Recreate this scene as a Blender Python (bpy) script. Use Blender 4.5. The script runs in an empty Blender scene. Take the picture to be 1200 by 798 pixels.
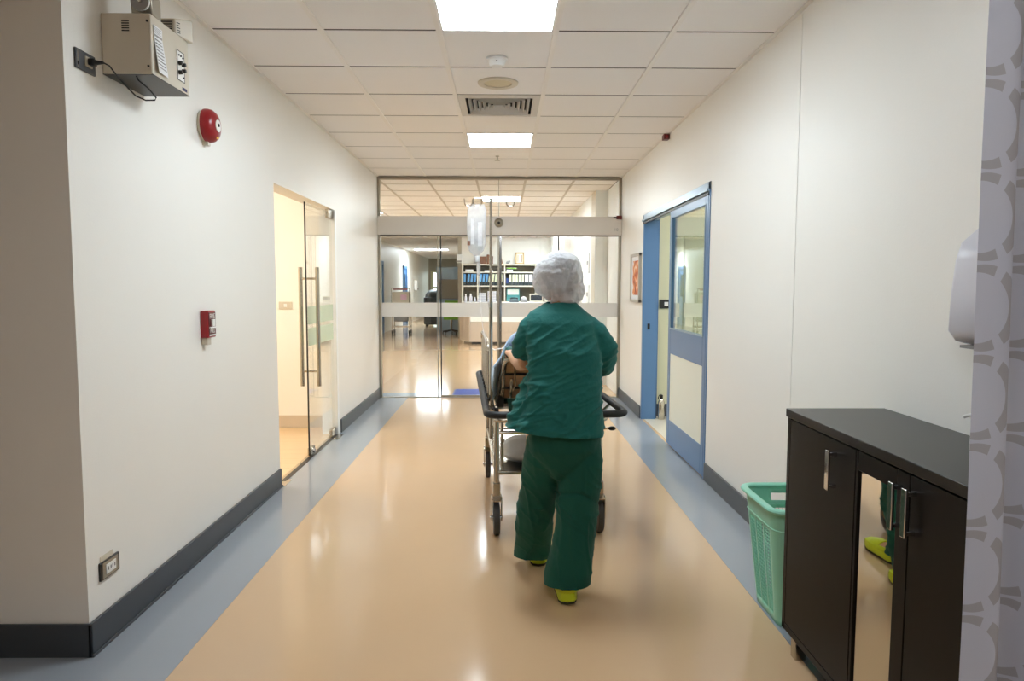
import bpy, bmesh, math, random
import numpy as np
from mathutils import Vector, Matrix, noise

random.seed(7)
SC = bpy.context.scene
COL = SC.collection
PI = math.pi

# ------------------------------------------------------------------ camera, world, light level
CAM_H = 1.349
F_PX, PITCH, YAW, ROLL = 821.289, .0765, .0121, -.002
cd = bpy.data.cameras.new('camera')
cam = bpy.data.objects.new('camera', cd)
COL.objects.link(cam)
cd.sensor_fit = 'HORIZONTAL'
cd.sensor_width = 36
cd.lens = 36 * F_PX / 1200
cd.clip_start = .05
cam.matrix_world = (Matrix.Translation((0, 0, CAM_H)) @ Matrix.Rotation(-YAW, 4, 'Z')
                    @ Matrix.Rotation(PI / 2 - PITCH, 4, 'X') @ Matrix.Rotation(-ROLL, 4, 'Z'))
SC.camera = cam

w = bpy.data.worlds.new('world')
SC.world = w
w.use_nodes = True
w.node_tree.nodes['Background'].inputs[0].default_value = (.9, .95, 1, 1)
w.node_tree.nodes['Background'].inputs[1].default_value = .03

LAMP = 20.0            # luminous strength of one ceiling panel
SC.view_settings.view_transform = 'Standard'
SC.view_settings.look = 'None'
SC.view_settings.gamma = 1
SC.view_settings.exposure = .95
SC.view_settings.use_curve_mapping = False
cy = SC.cycles
cy.use_denoising = True
cy.max_bounces = 12
cy.diffuse_bounces = 6
cy.glossy_bounces = 5
cy.transmission_bounces = 6
cy.transparent_max_bounces = 24
cy.sample_clamp_indirect = 8
cy.caustics_reflective = False
cy.caustics_refractive = False

# main planes of the place, in metres (camera stands at x = y = 0)
L, R, D, C = -1.507, 1.413, 8.5, 2.656
CORNER = 2.483

# ------------------------------------------------------------------ materials
def lin(c):
    c /= 255
    return c / 12.92 if c <= .04045 else ((c + .055) / 1.055) ** 2.4
def rgb(r, g, b):
    return (lin(r), lin(g), lin(b), 1)

MATS = {}
def mat(name, colour, rough=.5, metal=0, var=.04, scale=8, bump=0, bscale=60, spec=.5, coat=0, alpha=1,
        trans=0, sheen=0, stretch=None, sss=0):
    m = bpy.data.materials.new(name)
    m.use_nodes = True
    nt = m.node_tree
    b = nt.nodes['Principled BSDF']
    b.inputs['Roughness'].default_value = rough
    b.inputs['Metallic'].default_value = metal
    b.inputs['Specular IOR Level'].default_value = spec
    b.inputs['Coat Weight'].default_value = coat
    b.inputs['Coat Roughness'].default_value = .08
    b.inputs['Alpha'].default_value = alpha
    b.inputs['Transmission Weight'].default_value = trans
    b.inputs['Sheen Weight'].default_value = sheen
    if sss:
        b.inputs['Subsurface Weight'].default_value = sss
        b.inputs['Subsurface Radius'].default_value = (.01, .004, .002)
    tc = nt.nodes.new('ShaderNodeTexCoord')
    mp = nt.nodes.new('ShaderNodeMapping')
    nt.links.new(tc.outputs['Object'], mp.inputs[0])
    if stretch:
        mp.inputs['Scale'].default_value = stretch
    n = nt.nodes.new('ShaderNodeTexNoise')
    n.inputs['Scale'].default_value = scale
    n.inputs['Detail'].default_value = 4
    nt.links.new(mp.outputs[0], n.inputs['Vector'])
    mx = nt.nodes.new('ShaderNodeMix')
    mx.data_type = 'RGBA'
    c = Vector(colour[:3])
    mx.inputs['A'].default_value = (*(c * (1 - var)), 1)
    mx.inputs['B'].default_value = (*(c * (1 + var)), 1)
    nt.links.new(n.outputs['Fac'], mx.inputs['Factor'])
    nt.links.new(mx.outputs['Result'], b.inputs['Base Color'])
    if bump:
        n2 = nt.nodes.new('ShaderNodeTexNoise')
        n2.inputs['Scale'].default_value = bscale
        n2.inputs['Detail'].default_value = 3
        nt.links.new(mp.outputs[0], n2.inputs['Vector'])
        bp = nt.nodes.new('ShaderNodeBump')
        bp.inputs['Strength'].default_value = bump
        bp.inputs['Distance'].default_value = .01
        nt.links.new(n2.outputs['Fac'], bp.inputs['Height'])
        nt.links.new(bp.outputs[0], b.inputs['Normal'])
    MATS[name] = m
    return m

mat('wall', rgb(240, 238, 232), .42, var=.012, scale=2, bump=.05, bscale=140)
mat('wall_warm', rgb(247, 243, 234), .5, var=.01)
mat('wall_green', rgb(214, 212, 178), .5, var=.012)
mat('wall_white', rgb(246, 246, 243), .4, var=.01)
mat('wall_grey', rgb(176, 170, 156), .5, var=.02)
mat('ceiling_tile', rgb(243, 240, 238), .9, var=.05, scale=260, bump=.25, bscale=320, spec=.2)
mat('grid_metal', rgb(240, 236, 231), .45, var=.01)
mat('joint_shade', rgb(64, 55, 47), .8)
mat('runner_far', rgb(198, 190, 180), .7)
mat('plenum', rgb(40, 36, 32), .9)
mat('vinyl_beige', rgb(209, 175, 137), .13, var=.035, scale=2.2, bump=.03, bscale=4.0, spec=.5)
mat('vinyl_grey', rgb(150, 155, 162), .13, var=.03, scale=3, bump=.03, bscale=4.0, spec=.45)
mat('vinyl_cream', rgb(214, 208, 192), .25, var=.03)
mat('wood_floor', rgb(226, 192, 146), .35, var=.1, scale=5, stretch=(.6, 9, 1))
mat('base_dark', rgb(66, 69, 73), .38, var=.05, scale=10)
mat('base_beige', rgb(206, 192, 172), .4, var=.02)
mat('alu', rgb(170, 164, 150), .35, metal=.75, var=.03)
mat('alu_dark', rgb(52, 50, 48), .4, metal=.4)
mat('header', rgb(214, 208, 200), .38, var=.01)
mat('steel', rgb(196, 188, 174), .22, metal=1, var=.05, scale=30, stretch=(1, 1, .1))
mat('chrome', rgb(214, 214, 214), .12, metal=1, var=.02)
mat('rubber', rgb(24, 24, 25), .5, var=.1)
mat('rubber_grey', rgb(62, 60, 58), .6, var=.1)
mat('black', rgb(18, 18, 19), .4, var=.05)
mat('wenge', rgb(15, 9, 7), .38, var=.35, scale=6, stretch=(14, 14, .5), spec=.16)
mat('wenge_top', rgb(19, 17, 16), .3, var=.2, scale=6, stretch=(14, .5, 14), spec=.35)
mat('mirror', rgb(225, 222, 214), .02, metal=1, var=0)
mat('mint', rgb(146, 212, 188), .35, var=.03, scale=5, spec=.5)
mat('white_plastic', rgb(232, 232, 230), .3, var=.01)
mat('lilac_plastic', rgb(206, 206, 216), .3, var=.01)
mat('beige_plastic', rgb(208, 199, 182), .4, var=.015)
mat('cream_panel', rgb(222, 227, 216), .35, var=.01)
mat('blue_paint', rgb(84, 122, 164), .3, var=.03, scale=4)
mat('blue_track', rgb(150, 172, 190), .3, metal=.3, var=.02)
mat('red', rgb(150, 22, 30), .3, var=.04)
mat('dark_red', rgb(92, 26, 24), .4, var=.04)
mat('white_print', rgb(238, 236, 232), .5, var=0)
mat('black_print', rgb(24, 24, 28), .5, var=0)
mat('navy_print', rgb(34, 42, 92), .5, var=0)
mat('grey_print', rgb(150, 148, 146), .6, var=0)
mat('yellow_print', rgb(226, 180, 44), .5, var=0)
mat('paper', rgb(236, 236, 238), .7, var=.01)
mat('scrub', rgb(32, 108, 102), .75, var=.1, scale=5, bump=.5, bscale=20, sheen=.06, spec=.25)
mat('scrub_trouser', rgb(24, 84, 71), .78, var=.1, scale=4, bump=.35, bscale=14, sheen=.04, spec=.25)
mat('skin', rgb(208, 158, 124), .5, var=.05, scale=20, sss=.1)
mat('hair', rgb(30, 24, 22), .5, var=.2)
mat('yellow_shoe', rgb(214, 230, 44), .45, var=.05)
mat('shoe_sole', rgb(60, 62, 30), .7)
mat('eye', rgb(40, 30, 26), .2)
mat('tan_vinyl', rgb(186, 148, 112), .5, var=.05)
mat('teal_vinyl', rgb(24, 84, 76), .5, var=.06)
mat('blue_cloth', rgb(184, 208, 234), .85, var=.1, scale=9, bump=.4, bscale=24, sheen=.2)
mat('white_cloth', rgb(228, 232, 236), .85, var=.03, bump=.3, bscale=24)
mat('mat_blue', rgb(72, 92, 176), .8, var=.15, scale=40, bump=.4, bscale=200)
mat('plastic_bag', rgb(222, 222, 220), .3, var=.1, scale=9, bump=.8, bscale=16, spec=.7)
mat('wood_light', rgb(206, 190, 172), .45, var=.08, scale=5, stretch=(9, 9, .6))
mat('shelf_white', rgb(228, 222, 206), .45, var=.01)
mat('shelf_back', rgb(112, 104, 92), .6, var=.02)
mat('binder_blue', rgb(106, 164, 214), .4, var=.04)
mat('binder_cream', rgb(218, 222, 190), .4, var=.04)
mat('binder_dark', rgb(46, 56, 60), .45, var=.04)
mat('binder_navy', rgb(48, 74, 140), .45, var=.04)
mat('brown_wood', rgb(124, 84, 62), .5, var=.12, scale=9)
mat('frame_wood', rgb(206, 176, 130), .5, var=.1)
mat('teal_cover', rgb(84, 152, 152), .5, var=.08)
mat('lime', rgb(130, 190, 60), .6, var=.08)
mat('pink_label', rgb(232, 190, 214), .6, var=.03)
mat('screen', rgb(60, 66, 74), .15, var=.02)
mat('frame_silver', rgb(198, 190, 176), .3, metal=.6)
mat('speaker_mesh', rgb(206, 194, 164), .6, var=.2, scale=400)
mat('vent_white', rgb(206, 202, 196), .45, var=.01)

def glass_mat(name, tint=(1, 1, 1), refl=1.0, ior=1.5):
    m = bpy.data.materials.new(name)
    m.use_nodes = True
    nt = m.node_tree
    nt.nodes.clear()
    o = nt.nodes.new('ShaderNodeOutputMaterial')
    mx = nt.nodes.new('ShaderNodeMixShader')
    t = nt.nodes.new('ShaderNodeBsdfTransparent')
    t.inputs[0].default_value = (*tint, 1)
    g = nt.nodes.new('ShaderNodeBsdfGlossy')
    g.inputs['Roughness'].default_value = .01
    g.inputs['Color'].default_value = (refl, refl, refl, 1)
    lw = nt.nodes.new('ShaderNodeLayerWeight')
    lw.inputs['Blend'].default_value = .5
    pw = nt.nodes.new('ShaderNodeMath'); pw.operation = 'POWER'
    nt.links.new(lw.outputs['Facing'], pw.inputs[0]); pw.inputs[1].default_value = 5
    f0 = ((ior - 1) / (ior + 1)) ** 2
    fr = nt.nodes.new('ShaderNodeMath'); fr.operation = 'MULTIPLY_ADD'
    nt.links.new(pw.outputs[0], fr.inputs[0]); fr.inputs[1].default_value = 1 - f0; fr.inputs[2].default_value = f0
    nt.links.new(fr.outputs[0], mx.inputs[0])
    nt.links.new(t.outputs[0], mx.inputs[1])
    nt.links.new(g.outputs[0], mx.inputs[2])
    nt.links.new(mx.outputs[0], o.inputs[0])
    MATS[name] = m
glass_mat('glass', (.97, .985, .975), .9, 1.45)
glass_mat('glass_green', (.86, .93, .91), 1.0, 2.2)
glass_mat('iv_film', (.93, .95, .97), 1.0, 1.5)

def film_mat(name, colour, transp, rough=.5, translucent=.3, spread=.18, crinkle=0):
    m = bpy.data.materials.new(name)
    m.use_nodes = True
    nt = m.node_tree
    nt.nodes.clear()
    o = nt.nodes.new('ShaderNodeOutputMaterial')
    d = nt.nodes.new('ShaderNodeBsdfDiffuse')
    tl = nt.nodes.new('ShaderNodeBsdfTranslucent')
    t = nt.nodes.new('ShaderNodeBsdfTransparent')
    a = nt.nodes.new('ShaderNodeMixShader')
    b = nt.nodes.new('ShaderNodeMixShader')
    tc = nt.nodes.new('ShaderNodeTexCoord')
    n = nt.nodes.new('ShaderNodeTexNoise')
    n.inputs['Scale'].default_value = 18
    n.inputs['Detail'].default_value = 4
    mr = nt.nodes.new('ShaderNodeMapRange')
    mr.inputs['To Min'].default_value = max(0, transp - spread)
    mr.inputs['To Max'].default_value = min(1, transp + spread)
    nt.links.new(tc.outputs['Object'], n.inputs['Vector'])
    nt.links.new(n.outputs['Fac'], mr.inputs['Value'])
    if crinkle:
        n2 = nt.nodes.new('ShaderNodeTexNoise'); n2.inputs['Scale'].default_value = 46; n2.inputs['Detail'].default_value = 5; n2.inputs['Distortion'].default_value = 1.5
        bp = nt.nodes.new('ShaderNodeBump'); bp.inputs['Strength'].default_value = crinkle; bp.inputs['Distance'].default_value = .012
        nt.links.new(tc.outputs['Object'], n2.inputs['Vector']); nt.links.new(n2.outputs['Fac'], bp.inputs['Height'])
        nt.links.new(bp.outputs[0], d.inputs['Normal'])
    d.inputs[0].default_value = colour
    tl.inputs[0].default_value = colour
    a.inputs[0].default_value = translucent
    nt.links.new(d.outputs[0], a.inputs[1])
    nt.links.new(tl.outputs[0], a.inputs[2])
    nt.links.new(mr.outputs[0], b.inputs[0])
    nt.links.new(a.outputs[0], b.inputs[1])
    nt.links.new(t.outputs[0], b.inputs[2])
    nt.links.new(b.outputs[0], o.inputs[0])
    MATS[name] = m
film_mat('cap_film', rgb(248, 248, 251), .2, spread=.3, crinkle=.9)
film_mat('frosted', rgb(232, 231, 228), .10, translucent=.35, spread=.02)
film_mat('frosted_green', rgb(214, 228, 214), .35, translucent=.5, spread=.02)
film_mat('iv_plastic', rgb(240, 242, 244), .62, spread=.2)
film_mat('iv_label', rgb(246, 246, 248), .45, spread=.3)

def emit_mat(name, colour, strength):
    m = bpy.data.materials.new(name)
    m.use_nodes = True
    nt = m.node_tree
    nt.nodes.clear()
    o = nt.nodes.new('ShaderNodeOutputMaterial')
    e = nt.nodes.new('ShaderNodeEmission')
    e.inputs[0].default_value = (*colour, 1)
    e.inputs[1].default_value = strength
    nt.links.new(e.outputs[0], o.inputs[0])
    MATS[name] = m
emit_mat('lamp_cool', (.82, .925, 1), LAMP)
emit_mat('lamp_warm', (1, .95, .86), LAMP * .62)
emit_mat('lamp_far', (.82, .92, 1), LAMP * 1.7)
emit_mat('lamp_mid', (.95, .97, 1), LAMP * .5)
emit_mat('lobby_fill', (.9, .95, 1), LAMP * .62)
emit_mat('lamp_low', (.95, .97, 1), LAMP * .06)
emit_mat('bright_window', (.86, 1, .95), 1.6)
emit_mat('screen_lit', (.75, .9, .95), .8)

# sheer curtain with a woven pattern of broken rings
def curtain_mat():
    m = bpy.data.materials.new('curtain')
    m.use_nodes = True
    nt = m.node_tree
    nt.nodes.clear()
    N = nt.nodes.new
    def mth(op, a, b=None, c=None):
        n = N('ShaderNodeMath'); n.operation = op
        for i, v in enumerate((a, b, c)):
            if v is None: continue
            if isinstance(v, (int, float)): n.inputs[i].default_value = v
            else: nt.links.new(v, n.inputs[i])
        return n.outputs[0]
    uv = N('ShaderNodeUVMap'); uv.uv_map = 'UVMap'
    sp = N('ShaderNodeSeparateXYZ'); nt.links.new(uv.outputs[0], sp.inputs[0])
    u = mth('SUBTRACT', mth('MODULO', mth('ADD', sp.outputs[0], 1.42 + .059), .142), .071)
    v = mth('SUBTRACT', mth('MODULO', mth('ADD', sp.outputs[1], 1.42 + .032), .142), .071)
    r = mth('SQRT', mth('ADD', mth('MULTIPLY', u, u), mth('MULTIPLY', v, v)))
    ud = mth('ADD', u, .011)
    r2 = mth('SQRT', mth('ADD', mth('MULTIPLY', ud, ud), mth('MULTIPLY', mth('MULTIPLY', v, v), 1.02)))
    ring = mth('MULTIPLY', mth('LESS_THAN', r, .0685), mth('GREATER_THAN', r2, .0565))
    ang = mth('ARCTAN2', v, u)
    gap = mth('GREATER_THAN', mth('ABSOLUTE', mth('SUBTRACT', mth('ABSOLUTE', ang), 1.12)), .13)
    fac = mth('MULTIPLY', ring, gap)
    mx = N('ShaderNodeMix'); mx.data_type = 'RGBA'
    mx.inputs['A'].default_value = rgb(192, 193, 206)
    mx.inputs['B'].default_value = rgb(166, 163, 168)
    nt.links.new(fac, mx.inputs['Factor'])
    d = N('ShaderNodeBsdfDiffuse'); tl = N('ShaderNodeBsdfTranslucent'); t = N('ShaderNodeBsdfTransparent')
    a = N('ShaderNodeMixShader'); b = N('ShaderNodeMixShader'); o = N('ShaderNodeOutputMaterial')
    nt.links.new(mx.outputs['Result'], d.inputs[0]); nt.links.new(mx.outputs['Result'], tl.inputs[0])
    a.inputs[0].default_value = .4; b.inputs[0].default_value = .05
    nt.links.new(d.outputs[0], a.inputs[1]); nt.links.new(tl.outputs[0], a.inputs[2])
    nt.links.new(a.outputs[0], b.inputs[1]); nt.links.new(t.outputs[0], b.inputs[2])
    nt.links.new(b.outputs[0], o.inputs[0])
    MATS['curtain'] = m
curtain_mat()

def art_mat():
    m = mat('art', rgb(200, 110, 60), .6)
    nt = m.node_tree
    b = nt.nodes['Principled BSDF']
    tc = nt.nodes.new('ShaderNodeTexCoord')
    n = nt.nodes.new('ShaderNodeTexNoise'); n.inputs['Scale'].default_value = 9; n.inputs['Distortion'].default_value = 1.2
    r = nt.nodes.new('ShaderNodeValToRGB')
    e = r.color_ramp.elements
    e[0].position = .3; e[0].color = rgb(96, 40, 26)
    e[1].position = .75; e[1].color = rgb(212, 214, 228)
    for p, c in ((.42, rgb(196, 92, 40)), (.52, rgb(222, 140, 76)), (.62, rgb(238, 206, 176))):
        k = e.new(p); k.color = c
    nt.links.new(tc.outputs['Object'], n.inputs['Vector'])
    nt.links.new(n.outputs['Fac'], r.inputs[0])
    nt.links.new(r.outputs[0], b.inputs['Base Color'])
art_mat()

# ------------------------------------------------------------------ mesh helpers
MW = {}
class MB:
    def __init__(s): s.v = []; s.f = []
    def add(s, vs, fs):
        o = len(s.v)
        s.v += [tuple(v) for v in vs]
        s.f += [tuple(i + o for i in f) for f in fs]
        return s
    def box(s, x0, x1, y0, y1, z0, z1):
        if x0 > x1: x0, x1 = x1, x0
        if y0 > y1: y0, y1 = y1, y0
        if z0 > z1: z0, z1 = z1, z0
        return s.add([(x0, y0, z0), (x1, y0, z0), (x1, y1, z0), (x0, y1, z0), (x0, y0, z1), (x1, y0, z1), (x1, y1, z1), (x0, y1, z1)],
                     [(0, 3, 2, 1), (4, 5, 6, 7), (0, 1, 5, 4), (1, 2, 6, 5), (2, 3, 7, 6), (3, 0, 4, 7)])
    def loft(s, rings, closed=False):
        n = len(rings[0]); vs = []; fs = []
        for r in rings: vs += [tuple(p) for p in r]
        m = len(rings)
        for i in range(m if closed else m - 1):
            a, b = i * n, ((i + 1) % m) * n
            for k in range(n):
                fs.append((a + k, a + (k + 1) % n, b + (k + 1) % n, b + k))
        if not closed:
            fs.append(tuple(range(n - 1, -1, -1)))
            fs.append(tuple((m - 1) * n + k for k in range(n)))
        return s.add(vs, fs)
    def tube(s, path, r, n=10, closed=False):
        P = [Vector(p) for p in path]
        rs = r if isinstance(r, (list, tuple)) else [r] * len(P)
        m = len(P); rings = []
        up = None
        for i, p in enumerate(P):
            if closed: t = P[(i + 1) % m] - P[i - 1]
            else: t = P[min(i + 1, m - 1)] - P[max(i - 1, 0)]
            t.normalize()
            if up is None:
                up = Vector((0, 0, 1)) if abs(t.z) < .9 else Vector((1, 0, 0))
            up = (up - t * up.dot(t)).normalized()
            sd = t.cross(up)
            rr = rs[i]
            a, b = rr if isinstance(rr, (tuple, list)) else (rr, rr)
            rings.append([p + sd * (math.cos(q) * a) + up * (math.sin(q) * b) for q in [2 * PI * k / n for k in range(n)]])
        return s.loft(rings, closed)
    def lathe(s, prof, c=(0, 0, 0), axis='z', n=28):
        rings = []
        for r, h in prof:
            ring = []
            for k in range(n):
                a = 2 * PI * k / n
                x, y, z = max(r, 1e-4) * math.cos(a), max(r, 1e-4) * math.sin(a), h
                if axis == 'z': p = (x, y, z)
                elif axis == 'x': p = (z, x, y)
                else: p = (y, z, x)
                ring.append((p[0] + c[0], p[1] + c[1], p[2] + c[2]))
            rings.append(ring)
        return s.loft(rings)
    def ell(s, c, rx, ry, rz, n=16, m=10):
        rings = []
        for i in range(m + 1):
            t = -PI / 2 + PI * i / m
            k = max(math.cos(t), .02)
            rings.append([(c[0] + rx * k * math.cos(2 * PI * j / n), c[1] + ry * k * math.sin(2 * PI * j / n), c[2] + rz * math.sin(t)) for j in range(n)])
        return s.loft(rings)
    def hex(s, lo, hi):      # lo, hi: four corners each
        return s.add(list(lo) + list(hi), [(0, 3, 2, 1), (4, 5, 6, 7), (0, 1, 5, 4), (1, 2, 6, 5), (2, 3, 7, 6), (3, 0, 4, 7)])

def mk_mesh(name, vs, fs, m, smooth=True):
    me = bpy.data.meshes.new(name)
    me.from_pydata([tuple(v) for v in vs], [], fs)
    bm = bmesh.new(); bm.from_mesh(me)
    bmesh.ops.recalc_face_normals(bm, faces=bm.faces)
    bm.to_mesh(me); bm.free()
    if smooth:
        me.shade_smooth()
        me.set_sharp_from_angle(angle=math.radians(38))
    if m: me.materials.append(MATS[m])
    return me
def tag(o, label=None, cat=None, group=None, kind=None):
    if label: o['label'] = label
    if cat: o['category'] = cat
    if group: o['group'] = group
    if kind: o['kind'] = kind
    return o
def thing(name, label, cat, loc=(0, 0, 0), rz=0, group=None, kind=None):
    o = bpy.data.objects.new(name, None)
    o.empty_display_size = .1
    COL.objects.link(o)
    o.location = loc; o.rotation_euler = (0, 0, rz)
    MW[o.name] = Matrix.Translation(loc) @ Matrix.Rotation(rz, 4, 'Z')
    return tag(o, label, cat, group, kind)
def part(mb, name, m, parent, local=False, bevel=0, smooth=True, label=None, kind=None):
    M = MW[parent.name]
    vs = mb.v
    if not local:
        Mi = M.inverted()
        vs = [Mi @ Vector(v) for v in vs]
    o = bpy.data.objects.new(name, mk_mesh(name, vs, mb.f, m, smooth))
    COL.objects.link(o); o.parent = parent
    MW[o.name] = M
    if bevel: add_bevel(o, bevel)
    return tag(o, label, None, None, kind)
def add_bevel(o, wd):
    b = o.modifiers.new('bevel', 'BEVEL')
    b.width = wd; b.segments = 2; b.limit_method = 'ANGLE'; b.angle_limit = math.radians(40)
def solo(mb, name, m, label, cat, group=None, kind=None, bevel=0, smooth=True):
    a = np.array(mb.v)
    c = Vector(((a[:, 0].min() + a[:, 0].max()) / 2, (a[:, 1].min() + a[:, 1].max()) / 2, a[:, 2].min()))
    o = bpy.data.objects.new(name, mk_mesh(name, [Vector(v) - c for v in mb.v], mb.f, m, smooth))
    COL.objects.link(o); o.location = c
    MW[o.name] = Matrix.Translation(c)
    if bevel: add_bevel(o, bevel)
    return tag(o, label, cat, group, kind)
def struct(mb, name, m, label, cat, bevel=0):
    return solo(mb, name, m, label, cat, kind='structure', bevel=bevel)
def rep(mesh_obj, parent, off):           # another piece that shares mesh data, shifted
    o = bpy.data.objects.new(mesh_obj.name.split('.')[0], mesh_obj.data)
    COL.objects.link(o); o.parent = parent; o.location = off
    MW[o.name] = MW[parent.name]
    for md in mesh_obj.modifiers:
        if md.type == 'BEVEL': add_bevel(o, md.width)
    return o
def text(s, name, m, parent, M, size, depth=.0006):
    cu = bpy.data.curves.new(name, 'FONT')
    cu.body = s; cu.size = size; cu.extrude = depth
    cu.align_x = 'CENTER'; cu.align_y = 'CENTER'
    cu.materials.append(MATS[m])
    tmp = bpy.data.objects.new(name + '_outline', cu)
    COL.objects.link(tmp)
    me = bpy.data.meshes.new_from_object(tmp.evaluated_get(bpy.context.evaluated_depsgraph_get()))
    bpy.data.objects.remove(tmp)
    o = bpy.data.objects.new(name, me)
    COL.objects.link(o); o.parent = parent
    o.matrix_local = MW[parent.name].inverted() @ M
    return o
def face_px(x, y, z):   # text on a wall facing +x
    return Matrix.Translation((x, y, z)) @ Matrix.Rotation(PI / 2, 4, 'Z') @ Matrix.Rotation(PI / 2, 4, 'X')
def arc(p0, p1, p2, n=6):
    p0, p1, p2 = map(Vector, (p0, p1, p2))
    return [p0 * (1 - t) ** 2 + p1 * 2 * t * (1 - t) + p2 * t * t for t in [i / n for i in range(n + 1)]]

# ------------------------------------------------------------------ the setting: floor
T = .14
fl = struct(MB().box(-4.6, R + T, -3.1, D, -.06, 0).box(-4.6, 4.2, D, 33, -.06, 0), 'floor', 'vinyl_beige',
            'glossy beige vinyl floor running down the corridor', 'floor')
part(MB().box(L, -1.1615, CORNER - .36, D, 0, .0012).box(-4.6, L, CORNER - .36, CORNER, 0, .0012), 'border_strip', 'vinyl_grey', fl, label='grey vinyl border along the wall with the glass door')
part(MB().box(1.0854, R, -3, D, 0, .0012), 'border_strip', 'vinyl_grey', fl, label='grey vinyl border along the wall with the blue door')
part(MB().box(L - .1, -.9, D + .06, D + .34, 0, .0012), 'border_strip', 'vinyl_grey', fl)

# ceiling: tiles laid in a grid, each its own piece
ce = struct(MB().box(-4.6, R + T, -3.1, CORNER, C, C + .1).box(L - .02, R + T, CORNER, D, C + .03, C + .1)
            .box(-3.7, 4.2, D, 19, C + .03, C + .1).box(-3.7, 4.2, 19, 33, C, C + .1), 'ceiling', 'ceiling_tile',
            'suspended ceiling of off-white mineral tiles over the corridor', 'ceiling')
part(MB().box(L, R, CORNER, D, C + .022, C + .028).box(-3.5, 2.5, D, 18.9, C + .022, C + .028), 'plenum_board', 'plenum', ce)
COLS = [-.933 + .6 * i for i in range(-8, 8)]
ROW0 = 3.702 - 1.2
LAMPS = {(0, -1): 1, (0, 4): 1}
tile_cache = {}
def tile(x0, x1, y0, y1):
    k = (round(x1 - x0, 3), round(y1 - y0, 3))
    off = Vector(((x0 + x1) / 2, (y0 + y1) / 2, C)) - MW[ce.name].translation
    if k not in tile_cache:
        a, b = k[0] / 2, k[1] / 2
        g, h = .004, .009
        o = part(MB().box(-a + g, a - g, -b + h, b - h, 0, .018), 'ceiling_tile', 'ceiling_tile', ce, local=True, bevel=.002)
        tile_cache[k] = o; o.location = off
    else:
        rep(tile_cache[k], ce, off)
def rows(y0, y1):
    ys = [y0]; k = math.ceil((y0 - ROW0) / .6 + 1e-3)
    while ROW0 + .6 * k < y1 - .02: ys.append(ROW0 + .6 * k); k += 1
    return ys + [y1]
def cols(x0, x1):
    return [x0] + [c for c in COLS if x0 + .02 < c < x1 - .02] + [x1]
# which grid cells hold a lamp or an air outlet instead of a tile
def cell(cx_, cy_): return (round((cx_ - COLS[0]) / .6 - .5), round((cy_ - ROW0) / .6 - .5))
VENT_C = (-.033, 5.202)
lamp_cells = [(-.033, 3.402), (-.033, 6.402)]
far_lamp_cells = [(-.033, 10.602), (-2.433, 12.402), (-.033, 14.202), (.567, 17.202), (-2.433, 14.802)]
skip = {cell(*c) for c in lamp_cells + far_lamp_cells + [VENT_C]}
for (x0, x1, y0, y1) in ((L, R, CORNER, D - .05), (-3.5, 1.41, D + .05, 18.8)):
    xs, ys = cols(x0, x1), rows(y0, y1)
    for i in range(len(xs) - 1):
        for j in range(len(ys) - 1):
            if cell((xs[i] + xs[i + 1]) / 2, (ys[j] + ys[j + 1]) / 2) in skip: continue
            tile(xs[i], xs[i + 1], ys[j], ys[j + 1])
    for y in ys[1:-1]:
        if y > D: part(MB().box(x0, x1, y - .012, y + .012, C - .004, C + .02), 'joint_strip', 'runner_far', ce)
        else: part(MB().box(x0, x1, y - .010, y + .010, C + .002, C + .02), 'joint_strip', 'joint_shade', ce)  # dark colour stands in for the shadow along the tile edge
    for x in xs[1:-1]:
        part(MB().box(x - .014, x + .014, y0, y1, C - .006, C + .02), 'grid_runner', 'grid_metal' if y0 < D else 'runner_far', ce)
part(MB().box(L, L + .022, CORNER, D, C - .006, C + .01), 'edge_angle', 'grid_metal', ce)
part(MB().box(R - .022, R, CORNER, D, C - .006, C + .01), 'edge_angle', 'grid_metal', ce)

# walls of the corridor
DL0, DL1, DLH = 4.67, 6.375, 2.03       # opening of the glass door, left
struct(MB().box(L - T, L, CORNER, DL0, 0, C).box(L - T, L, DL1, D + .02, 0, C).box(L - T, L, DL0, DL1, DLH, C),
       'wall_left', 'wall', 'off-white painted corridor wall holding the glass door and red alarm bell', 'wall')
struct(MB().box(-4.6, L - T, CORNER, CORNER + T, 0, C), 'wall_front', 'wall', 'shaded off-white wall turning the corner beside the plugged-in box', 'wall')
DR0, DR1, DRH = 4.82, 7.12, 2.07        # blue framed opening, right
struct(MB().box(R, R + T, -3, DR0, 0, C).box(R, R + T, DR1, D + .02, 0, C).box(R, R + T, DR0, DR1, DRH, C),
       'wall_right', 'wall', 'off-white painted corridor wall holding the blue sliding door', 'wall')
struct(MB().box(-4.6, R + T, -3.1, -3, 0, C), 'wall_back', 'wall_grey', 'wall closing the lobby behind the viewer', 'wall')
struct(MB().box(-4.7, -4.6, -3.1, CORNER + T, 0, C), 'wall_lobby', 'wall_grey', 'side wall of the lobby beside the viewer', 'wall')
struct(MB().box(R - .0025, R, 3.401, 3.403, .16, C - .01), 'trim_1', 'wall', 'thin vertical panel joint in the wall above the mint basket', 'trim')
BH = .125
struct(MB().box(L, L + .012, CORNER - .012, DL0 - .002, 0, BH).box(L, L + .012, DL1 + .05, D - .03, 0, BH).box(-4.6, L + .012, CORNER - .012, CORNER, 0, BH)
       .box(L + .012, L + .02, CORNER - .012, DL0, 0, .012), 'baseboard_left', 'base_dark', 'dark grey rubber skirting below the red pull station', 'baseboard', bevel=.003)
struct(MB().box(R - .012, R, -3, DR0 - .01, 0, BH).box(R - .012, R, DR1 + .005, D - .03, 0, BH), 'baseboard_right', 'base_dark',
       'dark grey rubber skirting behind the mint laundry basket', 'baseboard', bevel=.003)

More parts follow.
